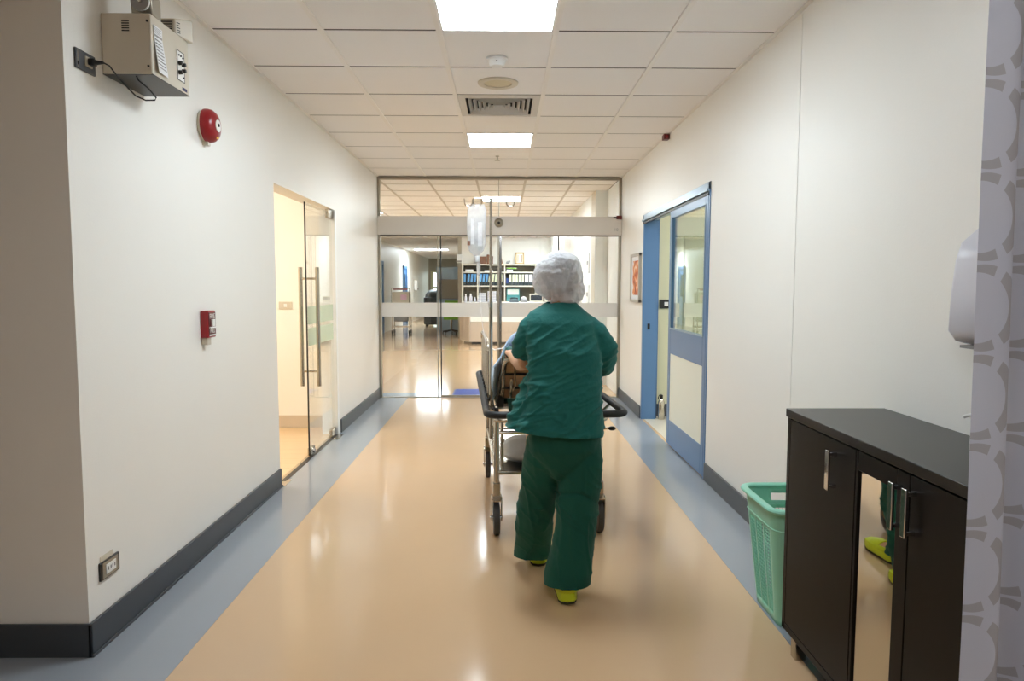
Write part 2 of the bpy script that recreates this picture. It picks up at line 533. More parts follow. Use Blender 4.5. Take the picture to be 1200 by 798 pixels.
# side room behind the glass door
struct(MB().box(-5.2, L - T, 6.65, 6.75, 0, C), 'wall_side_room', 'wall_warm', 'warm white wall seen through the left glass door', 'wall')
struct(MB().box(-5.3, -5.2, 3.9, 6.75, 0, C).box(-5.3, L - T, 3.8, 3.9, 0, C), 'wall_side_room_rear', 'wall_warm', 'warm white rear wall of the room behind the left glass door', 'wall')
struct(MB().box(-5.3, L - T, 3.8, 6.75, C, C + .1), 'ceiling_side_room', 'wall_warm', 'plain ceiling of the room behind the left glass door', 'ceiling')
struct(MB().box(-5.2, L - T, 6.638, 6.65, 0, .12), 'baseboard_side_room', 'base_beige', 'beige skirting in the room behind the left glass door', 'baseboard')
sf = struct(MB().box(-5.2, L - .03, 3.9, 6.65, -.05, .001), 'floor_side_room', 'base_beige', 'pale wooden plank floor behind the left glass door', 'floor')
for j in range(18):
    xa = L - .03
    first = True
    while xa > -5.19:
        ln = (.5 + .36 * (j % 3)) if first else 1.22
        xb = max(xa - ln, -5.2); first = False
        part(MB().box(xb + .002, xa - .002, 3.9 + .152 * j, 3.9 + .152 * j + .149, .001, .006), 'plank', 'wood_floor', sf)
        xa = xb

# room behind the blue door
struct(MB().box(R + T, 4.2, 7.26, 7.36, 0, C), 'wall_treatment_room', 'wall_green', 'pale green wall seen through the gap beside the blue door', 'wall')
struct(MB().box(4.2, 4.3, 4.2, 7.36, 0, C).box(R + T, 4.3, 4.1, 4.2, 0, C), 'wall_treatment_room_rear', 'wall_white', 'rear wall of the room behind the blue door', 'wall')
struct(MB().box(R + T, 4.3, 4.1, 7.36, C, C + .1), 'ceiling_treatment_room', 'wall_white', 'plain ceiling of the room behind the blue door', 'ceiling')
struct(MB().box(R + T, 4.2, 7.247, 7.26, 0, .13), 'baseboard_treatment_room', 'base_dark', 'dark skirting seen through the gap beside the blue door', 'baseboard')
struct(MB().box(R + .03, 4.2, 4.2, 7.26, -.05, .002), 'floor_treatment_room', 'vinyl_cream', 'cream floor seen through the gap beside the blue door', 'floor')

# ------------------------------------------------------------------ glass partition at the corridor end
gw = thing('wall_far', 'glass partition with white header beam closing the corridor end', 'wall', (0, D, 0), kind='structure')
part(MB().box(L, R, D - .06, D + .06, 2.185, 1.965), 'header_beam', 'header', gw, bevel=.004)
part(MB().box(L, R, D - .03, D + .03, C - .035, C - .002).box(L, L + .03, D - .03, D + .03, 0, C - .035).box(R - .03, R, D - .03, D + .03, 0, C - .035), 'frame', 'alu', gw, bevel=.002)
part(MB().box(L + .03, -.057 - .004, D - .005, D + .005, 2.185, C - .035), 'transom_pane', 'glass', gw, smooth=False)
part(MB().box(-.057 + .004, R - .03, D - .005, D + .005, 2.185, C - .035), 'transom_pane', 'glass', gw, smooth=False)
part(MB().box(-.062, -.052, D - .008, D + .008, 2.185, C - .035), 'transom_mullion', 'alu', gw)
part(MB().box(L + .03, R - .03, D - .035, D + .035, 1.955, 1.966), 'track', 'alu_dark', gw)
part(MB().box(L + .03, R - .03, D - .03, D + .03, 0, .006), 'floor_track', 'alu', gw)
V1, V2, V3 = -.755, -.049, .66
for (x0, x1, dy, nm) in ((L + .03, V1 - .035, .016, 'side_pane'), (V3 + .035, R - .03, .016, 'side_pane')):
    p_ = part(MB().box(x0, x1 + (.04 if x0 < 0 else 0), D + dy - .005, D + dy + .005, .006, 1.955), nm, 'glass', gw, smooth=False)
    part(MB().box(x0, x1 + (.04 if x0 < 0 else 0), D + dy - .0075, D + dy - .006, .985, 1.155), 'frosted_band', 'frosted', p_)
part(MB().box(V1 - .045, V1 - .037, D + .008, D + .024, .006, 1.955), 'pane_edge', 'alu', gw)
for n_, (x0, x1, lb) in enumerate(((V1, V2 - .012, 'sliding glass door leaf left of the centre gap with white band'), (V2 + .012, V3, 'sliding glass door leaf behind the nurse with white band'))):
    d_ = thing('door_%d' % (n_ + 3), lb, 'door', ((x0 + x1) / 2, D - .016, 0), kind='structure')
    part(MB().box(x0 + .006, x1 - .006, D - .022, D - .011, .012, 1.955), 'pane', 'glass', d_, smooth=False)
    part(MB().box(x0 + .004, x1 - .004, D - .0245, D - .0235, .985, 1.155), 'frosted_band', 'frosted', d_)
    outer, inner = (x0, x1) if n_ == 0 else (x1, x0)
    part(MB().box(outer - .006, outer + .006, D - .026, D - .008, .012, 1.955), 'edge_strip', 'alu_dark', d_)
    part(MB().box(inner - .013, inner + .013, D - .03, D - .004, .012, 1.955), 'edge_strip', 'chrome' if n_ else 'alu', d_)
    part(MB().box(x0, x1, D - .03, D - .004, .012, .03), 'bottom_rail', 'alu', d_)
# motion sensor, contact and number on the header
sn = thing('door_sensor', 'small dome sensor on the white beam above the glass doors', 'sensor', (-.058, D - .06, 2.09))
part(MB().lathe([(.001, -.055), (.03, -.05), (.05, -.03), (.055, 0)], (-.058, D - .06, 2.11), 'y'), 'housing', 'alu', sn)
part(MB().lathe([(.001, -.066), (.014, -.062), (.018, -.05)], (-.058, D - .06, 2.105), 'y'), 'lens', 'black', sn)
dcx = thing('door_contact', 'small dark red contact box at the end of the white beam', 'sensor', (1.37, D - .08, 2.16))
part(MB().box(1.345, 1.408, D - .09, D - .06, 2.155, 2.195), 'body', 'dark_red', dcx, bevel=.003)
part(MB().box(1.31, 1.345, D - .075, D - .062, 2.168, 2.182), 'plug', 'black', dcx)
text('10', 'number', 'grey_print', gw, Matrix.Translation((1.345, D - .061, 2.03)) @ Matrix.Rotation(PI / 2, 4, 'X'), .05)

# ------------------------------------------------------------------ left glass door: one leaf shut, one swung inwards
GX = L - .03                     # glass plane
d1 = thing('door_1', 'frameless double glass door with long steel pull bars', 'door', (GX, 5.5, 0), kind='structure')
E0, E1 = 5.49, 6.31
lf = part(MB().box(GX - .006, GX + .006, E0, E1, .012, DLH - .03), 'shut_leaf', 'glass', d1, smooth=False)
part(MB().box(GX - .006, GX + .006, E0 - .004, E0, .012, DLH - .03), 'edge_seal', 'alu_dark', lf)
part(MB().box(GX + .0068, GX + .0075, E0 + .01, E1 - .01, 1.05, 1.19), 'frosted_band', 'frosted_green', lf)
part(MB().box(GX + .0068, GX + .0075, E0 + .01, E1 - .01, .88, 1.02), 'frosted_band', 'frosted_green', lf)
part(MB().box(GX - .016, GX + .016, E1 - .14, E1 + .01, DLH - .085, DLH - .012), 'patch_fitting', 'steel', lf, bevel=.003)
part(MB().box(GX - .016, GX + .016, E1 - .14, E1 + .01, .008, .075), 'patch_fitting', 'steel', lf, bevel=.003)
part(MB().box(GX - .016, GX + .016, E0 + .005, E0 + .11, .008, .07), 'lock', 'steel', lf, bevel=.003)
part(MB().lathe([(.02, 0), (.018, .012), (.001, .014)], (GX + .016, E0 + .06, .04), 'x', 14), 'lock_cylinder', 'chrome', lf)
for s in (-1, 1):
    hb = part(MB().tube([(GX + s * .066, 5.57, .555), (GX + s * .066, 5.57, 1.50)], .0165, 14), 'pull_bar', 'steel', d1)
    for z in (.675, 1.41):
        part(MB().tube([(GX, 5.57, z), (GX + s * .066, 5.57, z)], .009, 10), 'standoff', 'steel', hb)
PY = DL0 + .022
of = part(MB().box(GX - .80, GX + .012, PY - .006, PY + .006, .012, DLH - .03), 'open_leaf', 'glass', d1, smooth=False)
part(MB().box(GX + .012, GX + .0145, PY - .006, PY + .006, .012, DLH - .03), 'edge_seal', 'frosted_green', of)
part(MB().box(GX - .13, GX + .016, PY - .015, PY + .015, DLH - .10, DLH - .012), 'patch_fitting', 'steel', of, bevel=.003)
part(MB().box(GX - .13, GX + .016, PY - .015, PY + .015, .008, .075), 'patch_fitting', 'steel', of, bevel=.003)
part(MB().box(GX - .025, GX + .03, DL0 + .12, DL1 - .06, 0, .006), 'floor_rail', 'alu_dark', d1)
part(MB().box(L - T, L + .002, DL1 - .055, DL1, 0, DLH), 'jamb', 'wall_white', d1)
part(MB().box(L - T, L + .002, DL0, DL1, DLH - .006, DLH), 'head_jamb', 'wall_warm', d1)
part(MB().box(L - .05, L + .05, E1 - .2, E1 + .03, 0, .004), 'floor_plate', 'steel', d1)
part(MB().box(L - .05, L + .03, DL0, DL0 + .16, 0, .004), 'floor_plate', 'steel', d1)

sw = thing('light_switch', 'beige wall plate seen through the left glass door', 'switch', (-2.0, 6.65, 1.2))
part(MB().box(-2.12, -1.995, 6.638, 6.65, 1.135, 1.205), 'plate', 'beige_plastic', sw, bevel=.003)
part(MB().box(-2.07, -2.045, 6.632, 6.638, 1.155, 1.185), 'rocker', 'white_plastic', sw)

# ------------------------------------------------------------------ blue sliding door
d2 = thing('door_2', 'blue sliding door half open with glass pane and cream panel', 'door', (R, 6, 0), kind='structure')
fx0, fx1 = R - .006, R + T
part(MB().box(fx0, fx1, DR1 - .045, DR1, 0, DRH), 'far_jamb', 'blue_paint', d2, bevel=.002)
part(MB().box(R + T - .004, fx1 + .02, DR1 - .01, DR1 + .135, 0, DRH), 'door_pocket', 'blue_paint', d2)
part(MB().box(fx0, R + .05, DR0, DR0 + .04, 0, DRH), 'near_jamb', 'blue_paint', d2, bevel=.002)
hd = part(MB().box(fx0, fx1, DR0, DR1, DRH - .05, DRH), 'head_track', 'blue_track', d2, bevel=.002)
part(MB().box(fx0 - .02, fx0 + .01, DR0 + .01, DR1 - .02, DRH - .066, DRH - .05), 'track_lip', 'blue_track', hd)
part(MB().box(fx0 - .006, fx0 + .01, DR0 + .03, DR1 - .03, DRH - .09, DRH - .072), 'track_groove', 'alu_dark', hd)
lx0, lx1 = R - .008, R + .034
y0, y1, zb, zt = DR0 + .03, 5.955, .012, DRH - .075
leaf = part(MB().box(lx0, lx1, y0, y0 + .07, zb, zt).box(lx0, lx1, y1 - .075, y1, zb, zt)
            .box(lx0, lx1, y0 + .07, y1 - .075, zt - .075, zt).box(lx0, lx1, y0 + .07, y1 - .075, .79, 1.005)
            .box(lx0, lx1, y0 + .07, y1 - .075, zb, .225), 'leaf', 'blue_paint', d2, bevel=.003)
part(MB().box(lx0 + .012, lx0 + .02, y0 + .065, y1 - .07, 1.0, zt - .07), 'pane', 'glass_green', leaf, smooth=False)
part(MB().box(lx0 + .004, lx0 + .03, y0 + .065, y1 - .07, .22, .795), 'lower_panel', 'cream_panel', leaf)
part(MB().box(lx0 - .004, lx0 + .004, y0 + .06, y0 + .07, 1.0, zt - .07).box(lx0 - .004, lx0 + .004, y1 - .075, y1 - .065, 1.0, zt - .07)
     .box(lx0 - .004, lx0 + .004, y0 + .06, y1 - .065, .998, 1.008), 'glazing_bead', 'blue_track', leaf)
part(MB().box(fx0 + .05, fx0 + .075, DR1 - .05, DR1 - .044, .92, .98), 'strike_plate', 'black', d2)
bs = thing('light_switch', 'grey steel switch plate on the pale green wall', 'switch', (1.69, 7.26, 1.14))
part(MB().box(1.615, 1.755, 7.247, 7.26, 1.13, 1.22), 'plate', 'alu_dark', bs, bevel=.003)
part(MB().box(1.665, 1.705, 7.242, 7.248, 1.155, 1.195), 'rocker', 'white_plastic', bs)
bt = thing('steel_bottle', 'slim steel cylinder standing on the cream floor by the blue door', 'bottle', (1.61, 7.06, .002))
part(MB().lathe([(.03, 0), (.033, .004), (.033, .18), (.022, .2), (.014, .21)], (1.61, 7.06, .002), n=18), 'body', 'steel', bt)
part(MB().lathe([(.016, .21), (.016, .25), (.005, .255)], (1.61, 7.06, .002), n=14), 'cap', 'black', bt)
part(MB().tube(arc((1.61, 7.06, .25), (1.585, 7.06, .27), (1.577, 7.06, .21)), .005, 8), 'nozzle', 'black', bt)

# picture on the right wall
pc = thing('framed_picture', 'framed orange and brown abstract print beside the blue door frame', 'picture', (R, 7.44, 1.19))
a0, a1, b0, b1 = 7.19, 7.69, 1.19, 1.70
part(MB().box(R - .03, R, a0, a0 + .03, b0, b1).box(R - .03, R, a1 - .03, a1, b0, b1).box(R - .03, R, a0, a1, b0, b0 + .03).box(R - .03, R, a0, a1, b1 - .03, b1), 'frame', 'frame_silver', pc, bevel=.002)
part(MB().box(R - .016, R - .002, a0 + .02, a1 - .02, b0 + .02, b1 - .02), 'mount', 'paper', pc)
part(MB().box(R - .018, R - .016, a0 + .1, a1 - .1, b0 + .075, b1 - .075), 'print', 'art', pc)

# small red indicator under the ceiling
ri = thing('indicator_box', 'small dark red indicator box under the ceiling edge', 'sensor', (R - .02, 6.1, C - .05))
part(MB().box(R - .05, R, 6.06, 6.14, C - .05, C - .008), 'body', 'dark_red', ri, bevel=.003)
part(MB().lathe([(.012, 0), (.01, -.008), (.001, -.011)], (R - .025, 6.06, C - .03), 'y', 10), 'lens', 'red', ri)

# ------------------------------------------------------------------ things on the left wall
# emergency light unit
el = thing('emergency_light', 'beige battery light box on the wall with two lamp heads', 'lamp', (L, 2.87, 2.14))
bx0, bx1, by0, by1, bz0, bz1 = L + .002, L + .187, 2.715, 3.03, 2.142, 2.365
body = part(MB().box(bx0, bx1, by0, by1, bz0, bz1), 'body', 'beige_plastic', el, bevel=.005)
part(MB().box(bx0, bx1 + .0012, by0 + .003, by1 - .003, bz0 - .0008, bz0 + .002), 'bottom_seam', 'alu_dark', body)
for i in range(5):
    part(MB().box(bx0 + .078, bx0 + .106, by0 - .0012, by0 + .002, 2.338 - .0088 * i - .004, 2.338 - .0088 * i), 'vent_slot', 'black', body)
for z in (2.172, 2.336):
    part(MB().lathe([(.0045, 0), (.004, -.003), (.001, -.0035)], (bx1 - .012, by0, z), 'y', 10), 'screw', 'black', body)
pp = part(MB().hex([(bx1 + .001, 2.735, 2.29), (bx1 + .001, 2.80, 2.29), (bx1 + .003, 2.80, 2.29), (bx1 + .003, 2.735, 2.29)],
                   [(bx1 + .001, 2.735, 2.33), (bx1 + .001, 2.80, 2.33), (bx1 + .003, 2.80, 2.33), (bx1 + .003, 2.735, 2.33)])
          .hex([(bx1 + .012, 2.745, 2.16), (bx1 + .006, 2.83, 2.16), (bx1 + .008, 2.83, 2.16), (bx1 + .014, 2.745, 2.16)],
               [(bx1 + .001, 2.735, 2.29), (bx1 + .001, 2.80, 2.29), (bx1 + .003, 2.80, 2.29), (bx1 + .003, 2.735, 2.29)]), 'notice_sheet', 'paper', el, smooth=False)
part(MB().box(bx1 + .003, bx1 + .0036, 2.738, 2.797, 2.291, 2.298), 'heading_bar', 'grey_print', pp)
for i in range(5):
    part(MB().box(bx1 + .003, bx1 + .0035, 2.74, 2.79 - .01 * (i % 2), 2.303 + .005 * i, 2.3045 + .005 * i), 'text_line', 'grey_print', pp)
for i in range(9):
    t = (i + 1) / 10.5
    x = bx1 + .003 + .007 * t
    z = 2.29 - .13 * t
    part(MB().hex([(x - .002, 2.74 + .008 * t, z), (x - .003, 2.79 + .03 * t, z), (x, 2.79 + .03 * t, z), (x + .003, 2.74 + .008 * t, z)],
                  [(x - .002, 2.74 + .008 * t, z + .003), (x - .003, 2.79 + .03 * t, z + .003), (x, 2.79 + .03 * t, z + .003), (x + .003, 2.74 + .008 * t, z + .003)]), 'text_line', 'grey_print', pp)
cp = part(MB().box(bx1, bx1 + .0015, 2.925, 2.985, 2.185, 2.30), 'control_panel', 'white_print', el)
part(MB().box(bx1 + .0012, bx1 + .002, 2.923, 2.926, 2.183, 2.302).box(bx1 + .0012, bx1 + .002, 2.984, 2.987, 2.183, 2.302)
     .box(bx1 + .0012, bx1 + .002, 2.923, 2.987, 2.183, 2.186).box(bx1 + .0012, bx1 + .002, 2.923, 2.987, 2.299, 2.302), 'border', 'black_print', cp)
for (y, z, r) in ((2.938, 2.252, .009), (2.938, 2.215, .009), (2.968, 2.252, .0085), (2.968, 2.228, .0085)):
    part(MB().lathe([(r, 0), (r * .9, .014), (.001, .015)], (bx1 + .0015, y, z), 'x', 12), 'knob', 'black', cp)
for (y, z) in ((2.938, 2.284), (2.955, 2.284), (2.972, 2.28), (2.972, 2.202)):
    part(MB().lathe([(.004, 0), (.003, .004), (.001, .005)], (bx1 + .0015, y, z), 'x', 8), 'indicator', 'black', cp)
for i in range(4):
    part(MB().box(bx1, bx1 + .0012, 2.965 + .011 * i, 2.973 + .011 * i, 2.152, 2.164), 'name_plate', 'navy_print', body)
h1 = part(MB().hex([(L + .105, 2.74, 2.367), (L + .185, 2.74, 2.367), (L + .175, 2.83, 2.367), (L + .115, 2.83, 2.367)],
                   [(L + .105, 2.72, 2.47), (L + .185, 2.72, 2.47), (L + .175, 2.83, 2.45), (L + .115, 2.83, 2.45)]), 'lamp_head', 'alu', el, bevel=.006)
part(MB().lathe([(.034, .004), (.034, -.004), (.03, -.006), (.03, -.003), (.012, -.004), (.001, -.005)], (L + .147, 2.729, 2.41), 'y', 24), 'lens', 'white_plastic', h1)
part(MB().lathe([(.031, -.003), (.034, -.0075), (.028, -.0075)], (L + .147, 2.728, 2.41), 'y', 24), 'lens_ring', 'grey_print', h1)
part(MB().lathe([(.009, -.003), (.006, -.012), (.001, -.013)], (L + .15, 2.726, 2.41), 'y', 12), 'bulb', 'chrome', h1)
h2 = part(MB().hex([(L + .105, 2.95, 2.368), (L + .172, 2.95, 2.368), (L + .205, 3.045, 2.362), (L + .09, 3.045, 2.368)],
                   [(L + .105, 2.95, 2.432), (L + .172, 2.95, 2.432), (L + .205, 3.045, 2.458), (L + .09, 3.045, 2.458)]), 'lamp_head', 'beige_plastic', el, bevel=.006)
for i in range(5):
    part(MB().box(L + .116, L + .16, 2.9485, 2.952, 2.379 + .0095 * i, 2.383 + .0095 * i), 'vent_slot', 'black', h2)
    part(MB().hex([(L + .174 + .003 * k_, 2.958 + .009 * k_, 2.378 + .0095 * i) for k_ in (0, 2, 2, 0)], [(L + .1765 + .003 * k_, 2.957 + .009 * k_, 2.382 + .0095 * i) for k_ in (0, 2, 2, 0)]), 'vent_slot', 'black', h2)

po = thing('wall_socket', 'dark metal wall socket with a black plug beside the battery box', 'socket', (L, 2.6, 2.12))
part(MB().box(L, L + .008, 2.542, 2.662, 2.115, 2.185), 'plate', 'base_dark', po, bevel=.003)
part(MB().box(L + .008, L + .0095, 2.548, 2.554, 2.12, 2.18), 'plate_edge', 'chrome', po)
part(MB().box(L + .007, L + .012, 2.595, 2.635, 2.135, 2.17), 'outlet', 'beige_plastic', po)
pcb = thing('power_cable', 'black power plug and cable hanging below the battery box', 'cable', (L + .03, 2.7, 2.05))
part(MB().box(L + .012, L + .035, 2.602, 2.628, 2.14, 2.165), 'plug', 'black', pcb, bevel=.005)
part(MB().tube([(L + .035, 2.615, 2.152), (L + .062, 2.615, 2.152)], [.009, .005], 10), 'strain_relief', 'black', pcb)
pts = [(.062, 2.615, 2.152), (.075, 2.63, 2.146), (.085, 2.66, 2.12), (.10, 2.70, 2.09), (.115, 2.73, 2.066), (.14, 2.755, 2.056), (.165, 2.775, 2.062), (.168, 2.78, 2.072), (.15, 2.765, 2.10), (.125, 2.735, 2.125), (.118, 2.735, 2.1405)]
part(MB().tube([(L + a, b, c) for a, b, c in pts], .0028, 8), 'cord', 'black', pcb)

ab = thing('alarm_bell', 'round red fire alarm bell high on the corridor wall', 'alarm', (L, 3.605, 2.07))
part(MB().lathe([(.075, 0), (.082, .012), (.08, .02)], (L, 3.605, 2.15), 'x', 36), 'base', 'beige_plastic', ab)
gong = part(MB().lathe([(.083, .016), (.083, .03), (.078, .048), (.064, .064), (.045, .072), (.001, .075)], (L, 3.605, 2.15), 'x', 36), 'gong', 'red', ab)
part(MB().lathe([(.030, .0715), (.030, .0765), (.001, .0775)], (L, 3.605, 2.15), 'x', 24), 'centre_label', 'white_print', gong)
part(MB().lathe([(.009, .077), (.008, .080), (.001, .081)], (L, 3.605, 2.153), 'x', 12), 'centre_screw', 'black_print', gong)
part(MB().box(L + .063, L + .0685, 3.60, 3.625, 2.087, 2.099), 'sticker', 'yellow_print', gong)
part(MB().box(L, L + .03, 3.585, 3.615, 2.052, 2.072), 'cable_gland', 'beige_plastic', ab)

ps = thing('fire_pull_station', 'red FIRE pull station box on the corridor wall', 'alarm', (L, 3.54, 1.09))
pb = part(MB().box(L, L + .04, 3.495, 3.585, 1.092, 1.226), 'housing', 'red', ps, bevel=.004)
part(MB().box(L + .04, L + .042, 3.500, 3.580, 1.10, 1.218), 'face_plate', 'dark_red', pb)
text('FIRE', 'lettering', 'white_print', ps, face_px(L + .0425, 3.54, 1.198), .034)
hn = part(MB().box(L + .042, L + .052, 3.525, 3.555, 1.148, 1.184).box(L + .042, L + .05, 3.503, 3.577, 1.138, 1.146), 'pull_handle', 'white_print', ps, bevel=.002)
text('PULL', 'lettering', 'white_print', ps, face_px(L + .0425, 3.54, 1.124), .026)
part(MB().box(L + .042, L + .0425, 3.503, 3.577, 1.101, 1.108), 'rule', 'white_print', ps)
part(MB().box(L, L + .03, 3.505, 3.55, 1.055, 1.092), 'cable_entry', 'beige_plastic', ps, bevel=.003)

ws = thing('wall_socket', 'low grey wall socket with white outlets near the wall corner', 'socket', (L, 2.617, .245))
part(MB().box(L, L + .009, 2.553, 2.682, .248, .318), 'plate', 'alu_dark', ws, bevel=.003)
part(MB().box(L + .009, L + .010, 2.566, 2.67, .253, .313), 'plate_face', 'alu', ws)
oi = part(MB().box(L + .010, L + .013, 2.585, 2.65, .265, .302), 'outlet', 'white_plastic', ws, bevel=.001)
for y in (2.598, 2.614, 2.626, 2.641):
    part(MB().box(L + .013, L + .0135, y - .002, y + .002, .278, .291), 'slot', 'black_print', oi)
part(MB().box(L, L + .003, 2.565, 2.65, .318, .338), 'tape', 'beige_plastic', ws)

# ------------------------------------------------------------------ things on the ceiling
def ceiling_lamp(cx_, cy_, label, em, w_=.6, d_=.6, z=C):
    t = thing('ceiling_lamp', label, 'lamp', (cx_, cy_, z), group='lit ceiling panels')
    a, b = w_ / 2 - .012, d_ / 2 - .004
    part(MB().box(cx_ - a, cx_ + a, cy_ - b, cy_ - b + .012, z - .004, z + .02).box(cx_ - a, cx_ + a, cy_ + b - .012, cy_ + b, z - .004, z + .02)
         .box(cx_ - a, cx_ - a + .012, cy_ - b, cy_ + b, z - .004, z + .02).box(cx_ + a - .012, cx_ + a, cy_ - b, cy_ + b, z - .004, z + .02), 'frame', 'white_plastic', t)
    part(MB().box(cx_ - a + .012, cx_ + a - .012, cy_ - b + .012, cy_ + b - .012, z - .002, z + .004), 'diffuser', em, t)
    return t
ceiling_lamp(*lamp_cells[0], 'lit square ceiling panel cut off by the top of the picture', 'lamp_cool')
ceiling_lamp(*lamp_cells[1], 'lit square ceiling panel just beyond the air outlet', 'lamp_cool')
ceiling_lamp(*far_lamp_cells[0], 'lit ceiling panel seen through the transom above the drip hooks', 'lamp_far')
ceiling_lamp(*far_lamp_cells[1], 'lit ceiling panel at the low left corner of the transom', 'lamp_far')
ceiling_lamp(*far_lamp_cells[2], 'lit ceiling panel before the reception counter', 'lamp_far')
ceiling_lamp(*far_lamp_cells[3], 'lit ceiling panel over the reception shelves', 'lamp_far')
ceiling_lamp(-2.55, 25.0, 'lit ceiling panel deep in the dim corridor behind the glass', 'lamp_far', 1.2, .6, C - .006)
ceiling_lamp(*far_lamp_cells[4], 'ceiling panel with low glow beyond the first glass pane', 'lamp_low')
ceiling_lamp(-.033, .402, 'added unseen fill panel over the viewer in the lobby', 'lobby_fill', z=C - .006)  # added out of view to lighten the near walls, curtain and floor
ceiling_lamp(-3.0, 5.2, 'lit warm ceiling panel in the room behind the left glass door', 'lamp_warm', 1.2, .6, C - .006)
ceiling_lamp(2.8, 5.8, 'ceiling panel in the room behind the blue door', 'lamp_mid', 1.2, .6, C - .006)

sd = thing('smoke_detector', 'round white smoke detector on the ceiling', 'detector', (-.04, 4.13, C))
part(MB().lathe([(.062, 0), (.062, -.012), (.056, -.016)], (-.04, 4.13, C), n=32), 'base', 'white_plastic', sd)
hs = part(MB().lathe([(.05, -.016), (.046, -.036), (.036, -.046), (.001, -.048)], (-.04, 4.13, C), n=32), 'chamber', 'white_plastic', sd)
part(MB().lathe([(.0045, 0), (.003, -.003), (.001, -.0035)], (-.04, 4.078, C - .03), 'y', 8), 'indicator', 'black', hs)
cs = thing('ceiling_speaker', 'round cream ceiling speaker before the air outlet', 'speaker', (-.037, 4.617, C))
part(MB().lathe([(.131, 0), (.129, -.008), (.112, -.014), (.09, -.008), (.088, -.001)], (-.037, 4.617, C), n=44), 'ring', 'beige_plastic', cs)
part(MB().lathe([(.09, -.002), (.06, -.006), (.001, -.008)], (-.037, 4.617, C), n=36), 'grille', 'speaker_mesh', cs)
av = thing('air_outlet', 'square louvred air outlet in the ceiling', 'vent', (*VENT_C, C))
vx, vy = VENT_C
def sq_ring(a0, z0, a1, z1, th=.004):
    mb = MB()
    for k in range(4):
        c0, s0 = math.cos(k * PI / 2 + PI / 4) * math.sqrt(2), math.sin(k * PI / 2 + PI / 4) * math.sqrt(2)
        c1, s1 = math.cos((k + 1) * PI / 2 + PI / 4) * math.sqrt(2), math.sin((k + 1) * PI / 2 + PI / 4) * math.sqrt(2)
        lo = [(vx + c0 * a0, vy + s0 * a0, z0), (vx + c1 * a0, vy + s1 * a0, z0), (vx + c1 * a1, vy + s1 * a1, z1), (vx + c0 * a1, vy + s0 * a1, z1)]
        mb.hex(lo, [(x, y, z + th) for x, y, z in lo])
    return mb
part(sq_ring(.294, C - .001, .235, C - .006, .006), 'frame', 'vent_white', av)
part(MB().box(vx - .29, vx + .29, vy - .29, vy + .29, C + .055, C + .06), 'duct_back', 'black', av)
part(MB().box(vx - .24, vx + .24, vy - .24, vy - .236, C, C + .056).box(vx - .24, vx + .24, vy + .236, vy + .24, C, C + .056)
     .box(vx - .24, vx - .236, vy - .24, vy + .24, C, C + .056).box(vx + .236, vx + .24, vy - .24, vy + .24, C, C + .056), 'collar', 'alu_dark', av)
for i in range(6):
    a = .216 - .034 * i
    part(sq_ring(a, C - .006, a - .027, C + .032, .003), 'louvre', 'vent_white', av)
spk = thing('sprinkler_head', 'small sprinkler head hanging from the corridor ceiling', 'sprinkler', (-.064, 7.155, C - .05))
part(MB().lathe([(.02, 0), (.02, -.004), (.007, -.006), (.007, -.04), (.001, -.042)], (-.064, 7.155, C), n=14), 'stem', 'alu', spk)
part(MB().lathe([(.028, -.04), (.028, -.043), (.001, -.044)], (-.064, 7.155, C), n=18), 'deflector', 'alu', spk)

# ------------------------------------------------------------------ rooms beyond the glass
struct(MB().box(R, R + T, D + .02, 9.6, 0, C).box(1.25, R + T, 9.6, 9.62, 0, C), 'wall_reception_near', 'wall_white', 'white wall and pier just beyond the glass doors', 'wall')
struct(MB().box(1.248, R + T, 9.62, 10.05, 0, C), 'wall_pier', 'beige_plastic', 'beige pier just beyond the glass doors', 'wall')
struct(MB().box(1.25, 1.35, 10.05, 18.9, 0, C), 'wall_reception_right', 'wall_white', 'bright white side wall of the reception', 'wall')
struct(MB().box(-1.12, 1.25, 18.8, 18.9, 0, C), 'wall_reception_back', 'wall', 'cream wall behind the reception shelves', 'wall')
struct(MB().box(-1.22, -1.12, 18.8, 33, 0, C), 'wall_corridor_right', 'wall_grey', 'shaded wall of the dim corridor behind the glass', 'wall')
struct(MB().box(-3.6, -3.5, D, 19.1, 0, C).box(-3.6, -3.5, 20.4, 24.4, 0, C).box(-3.6, -3.5, 25.4, 33, 0, C).box(-3.6, -3.5, 19.1, 20.4, 2.08, C).box(-3.6, -3.5, 24.4, 25.4, 2.08, C)
       , 'wall_corridor_left', 'wall', 'long wall with blue doors in the area behind the glass', 'wall')
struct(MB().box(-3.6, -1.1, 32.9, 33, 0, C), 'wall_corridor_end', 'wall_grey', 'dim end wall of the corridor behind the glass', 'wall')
struct(MB().box(-3.6, L - T, D, D + .1, 0, C), 'wall_reception_front', 'wall', 'wall returning beside the glass partition', 'wall')
# doors of the far corridor
for k, (y0, y1) in enumerate(((19.1, 20.4), (24.4, 25.4))):
    fd = thing('door_%d' % (5 + k), ('blue framed door at the edge of the first glass pane', 'second blue framed door down the dim corridor')[k], 'door', (-3.5, (y0 + y1) / 2, 0), kind='structure')
    part(MB().box(-3.56, -3.46, y0, y0 + .12, 0, 2.08).box(-3.56, -3.46, y1 - .12, y1, 0, 2.08).box(-3.56, -3.46, y0, y1, 1.98, 2.08), 'frame', 'blue_paint', fd)
    part(MB().box(-3.54, -3.5, y0 + .12, y1 - .12, 0, 1.98), 'leaf', 'cream_panel' if k == 0 else 'blue_paint', fd)
    part(MB().box(-3.5, -3.495, y0 + .25, y1 - .25, 1.0, 1.8), 'pane', 'glass_green', fd)
wd7 = thing('door_7', 'bright glazed door at the dim corridor end', 'door', (-2.9, 32.9, 0), kind='structure')
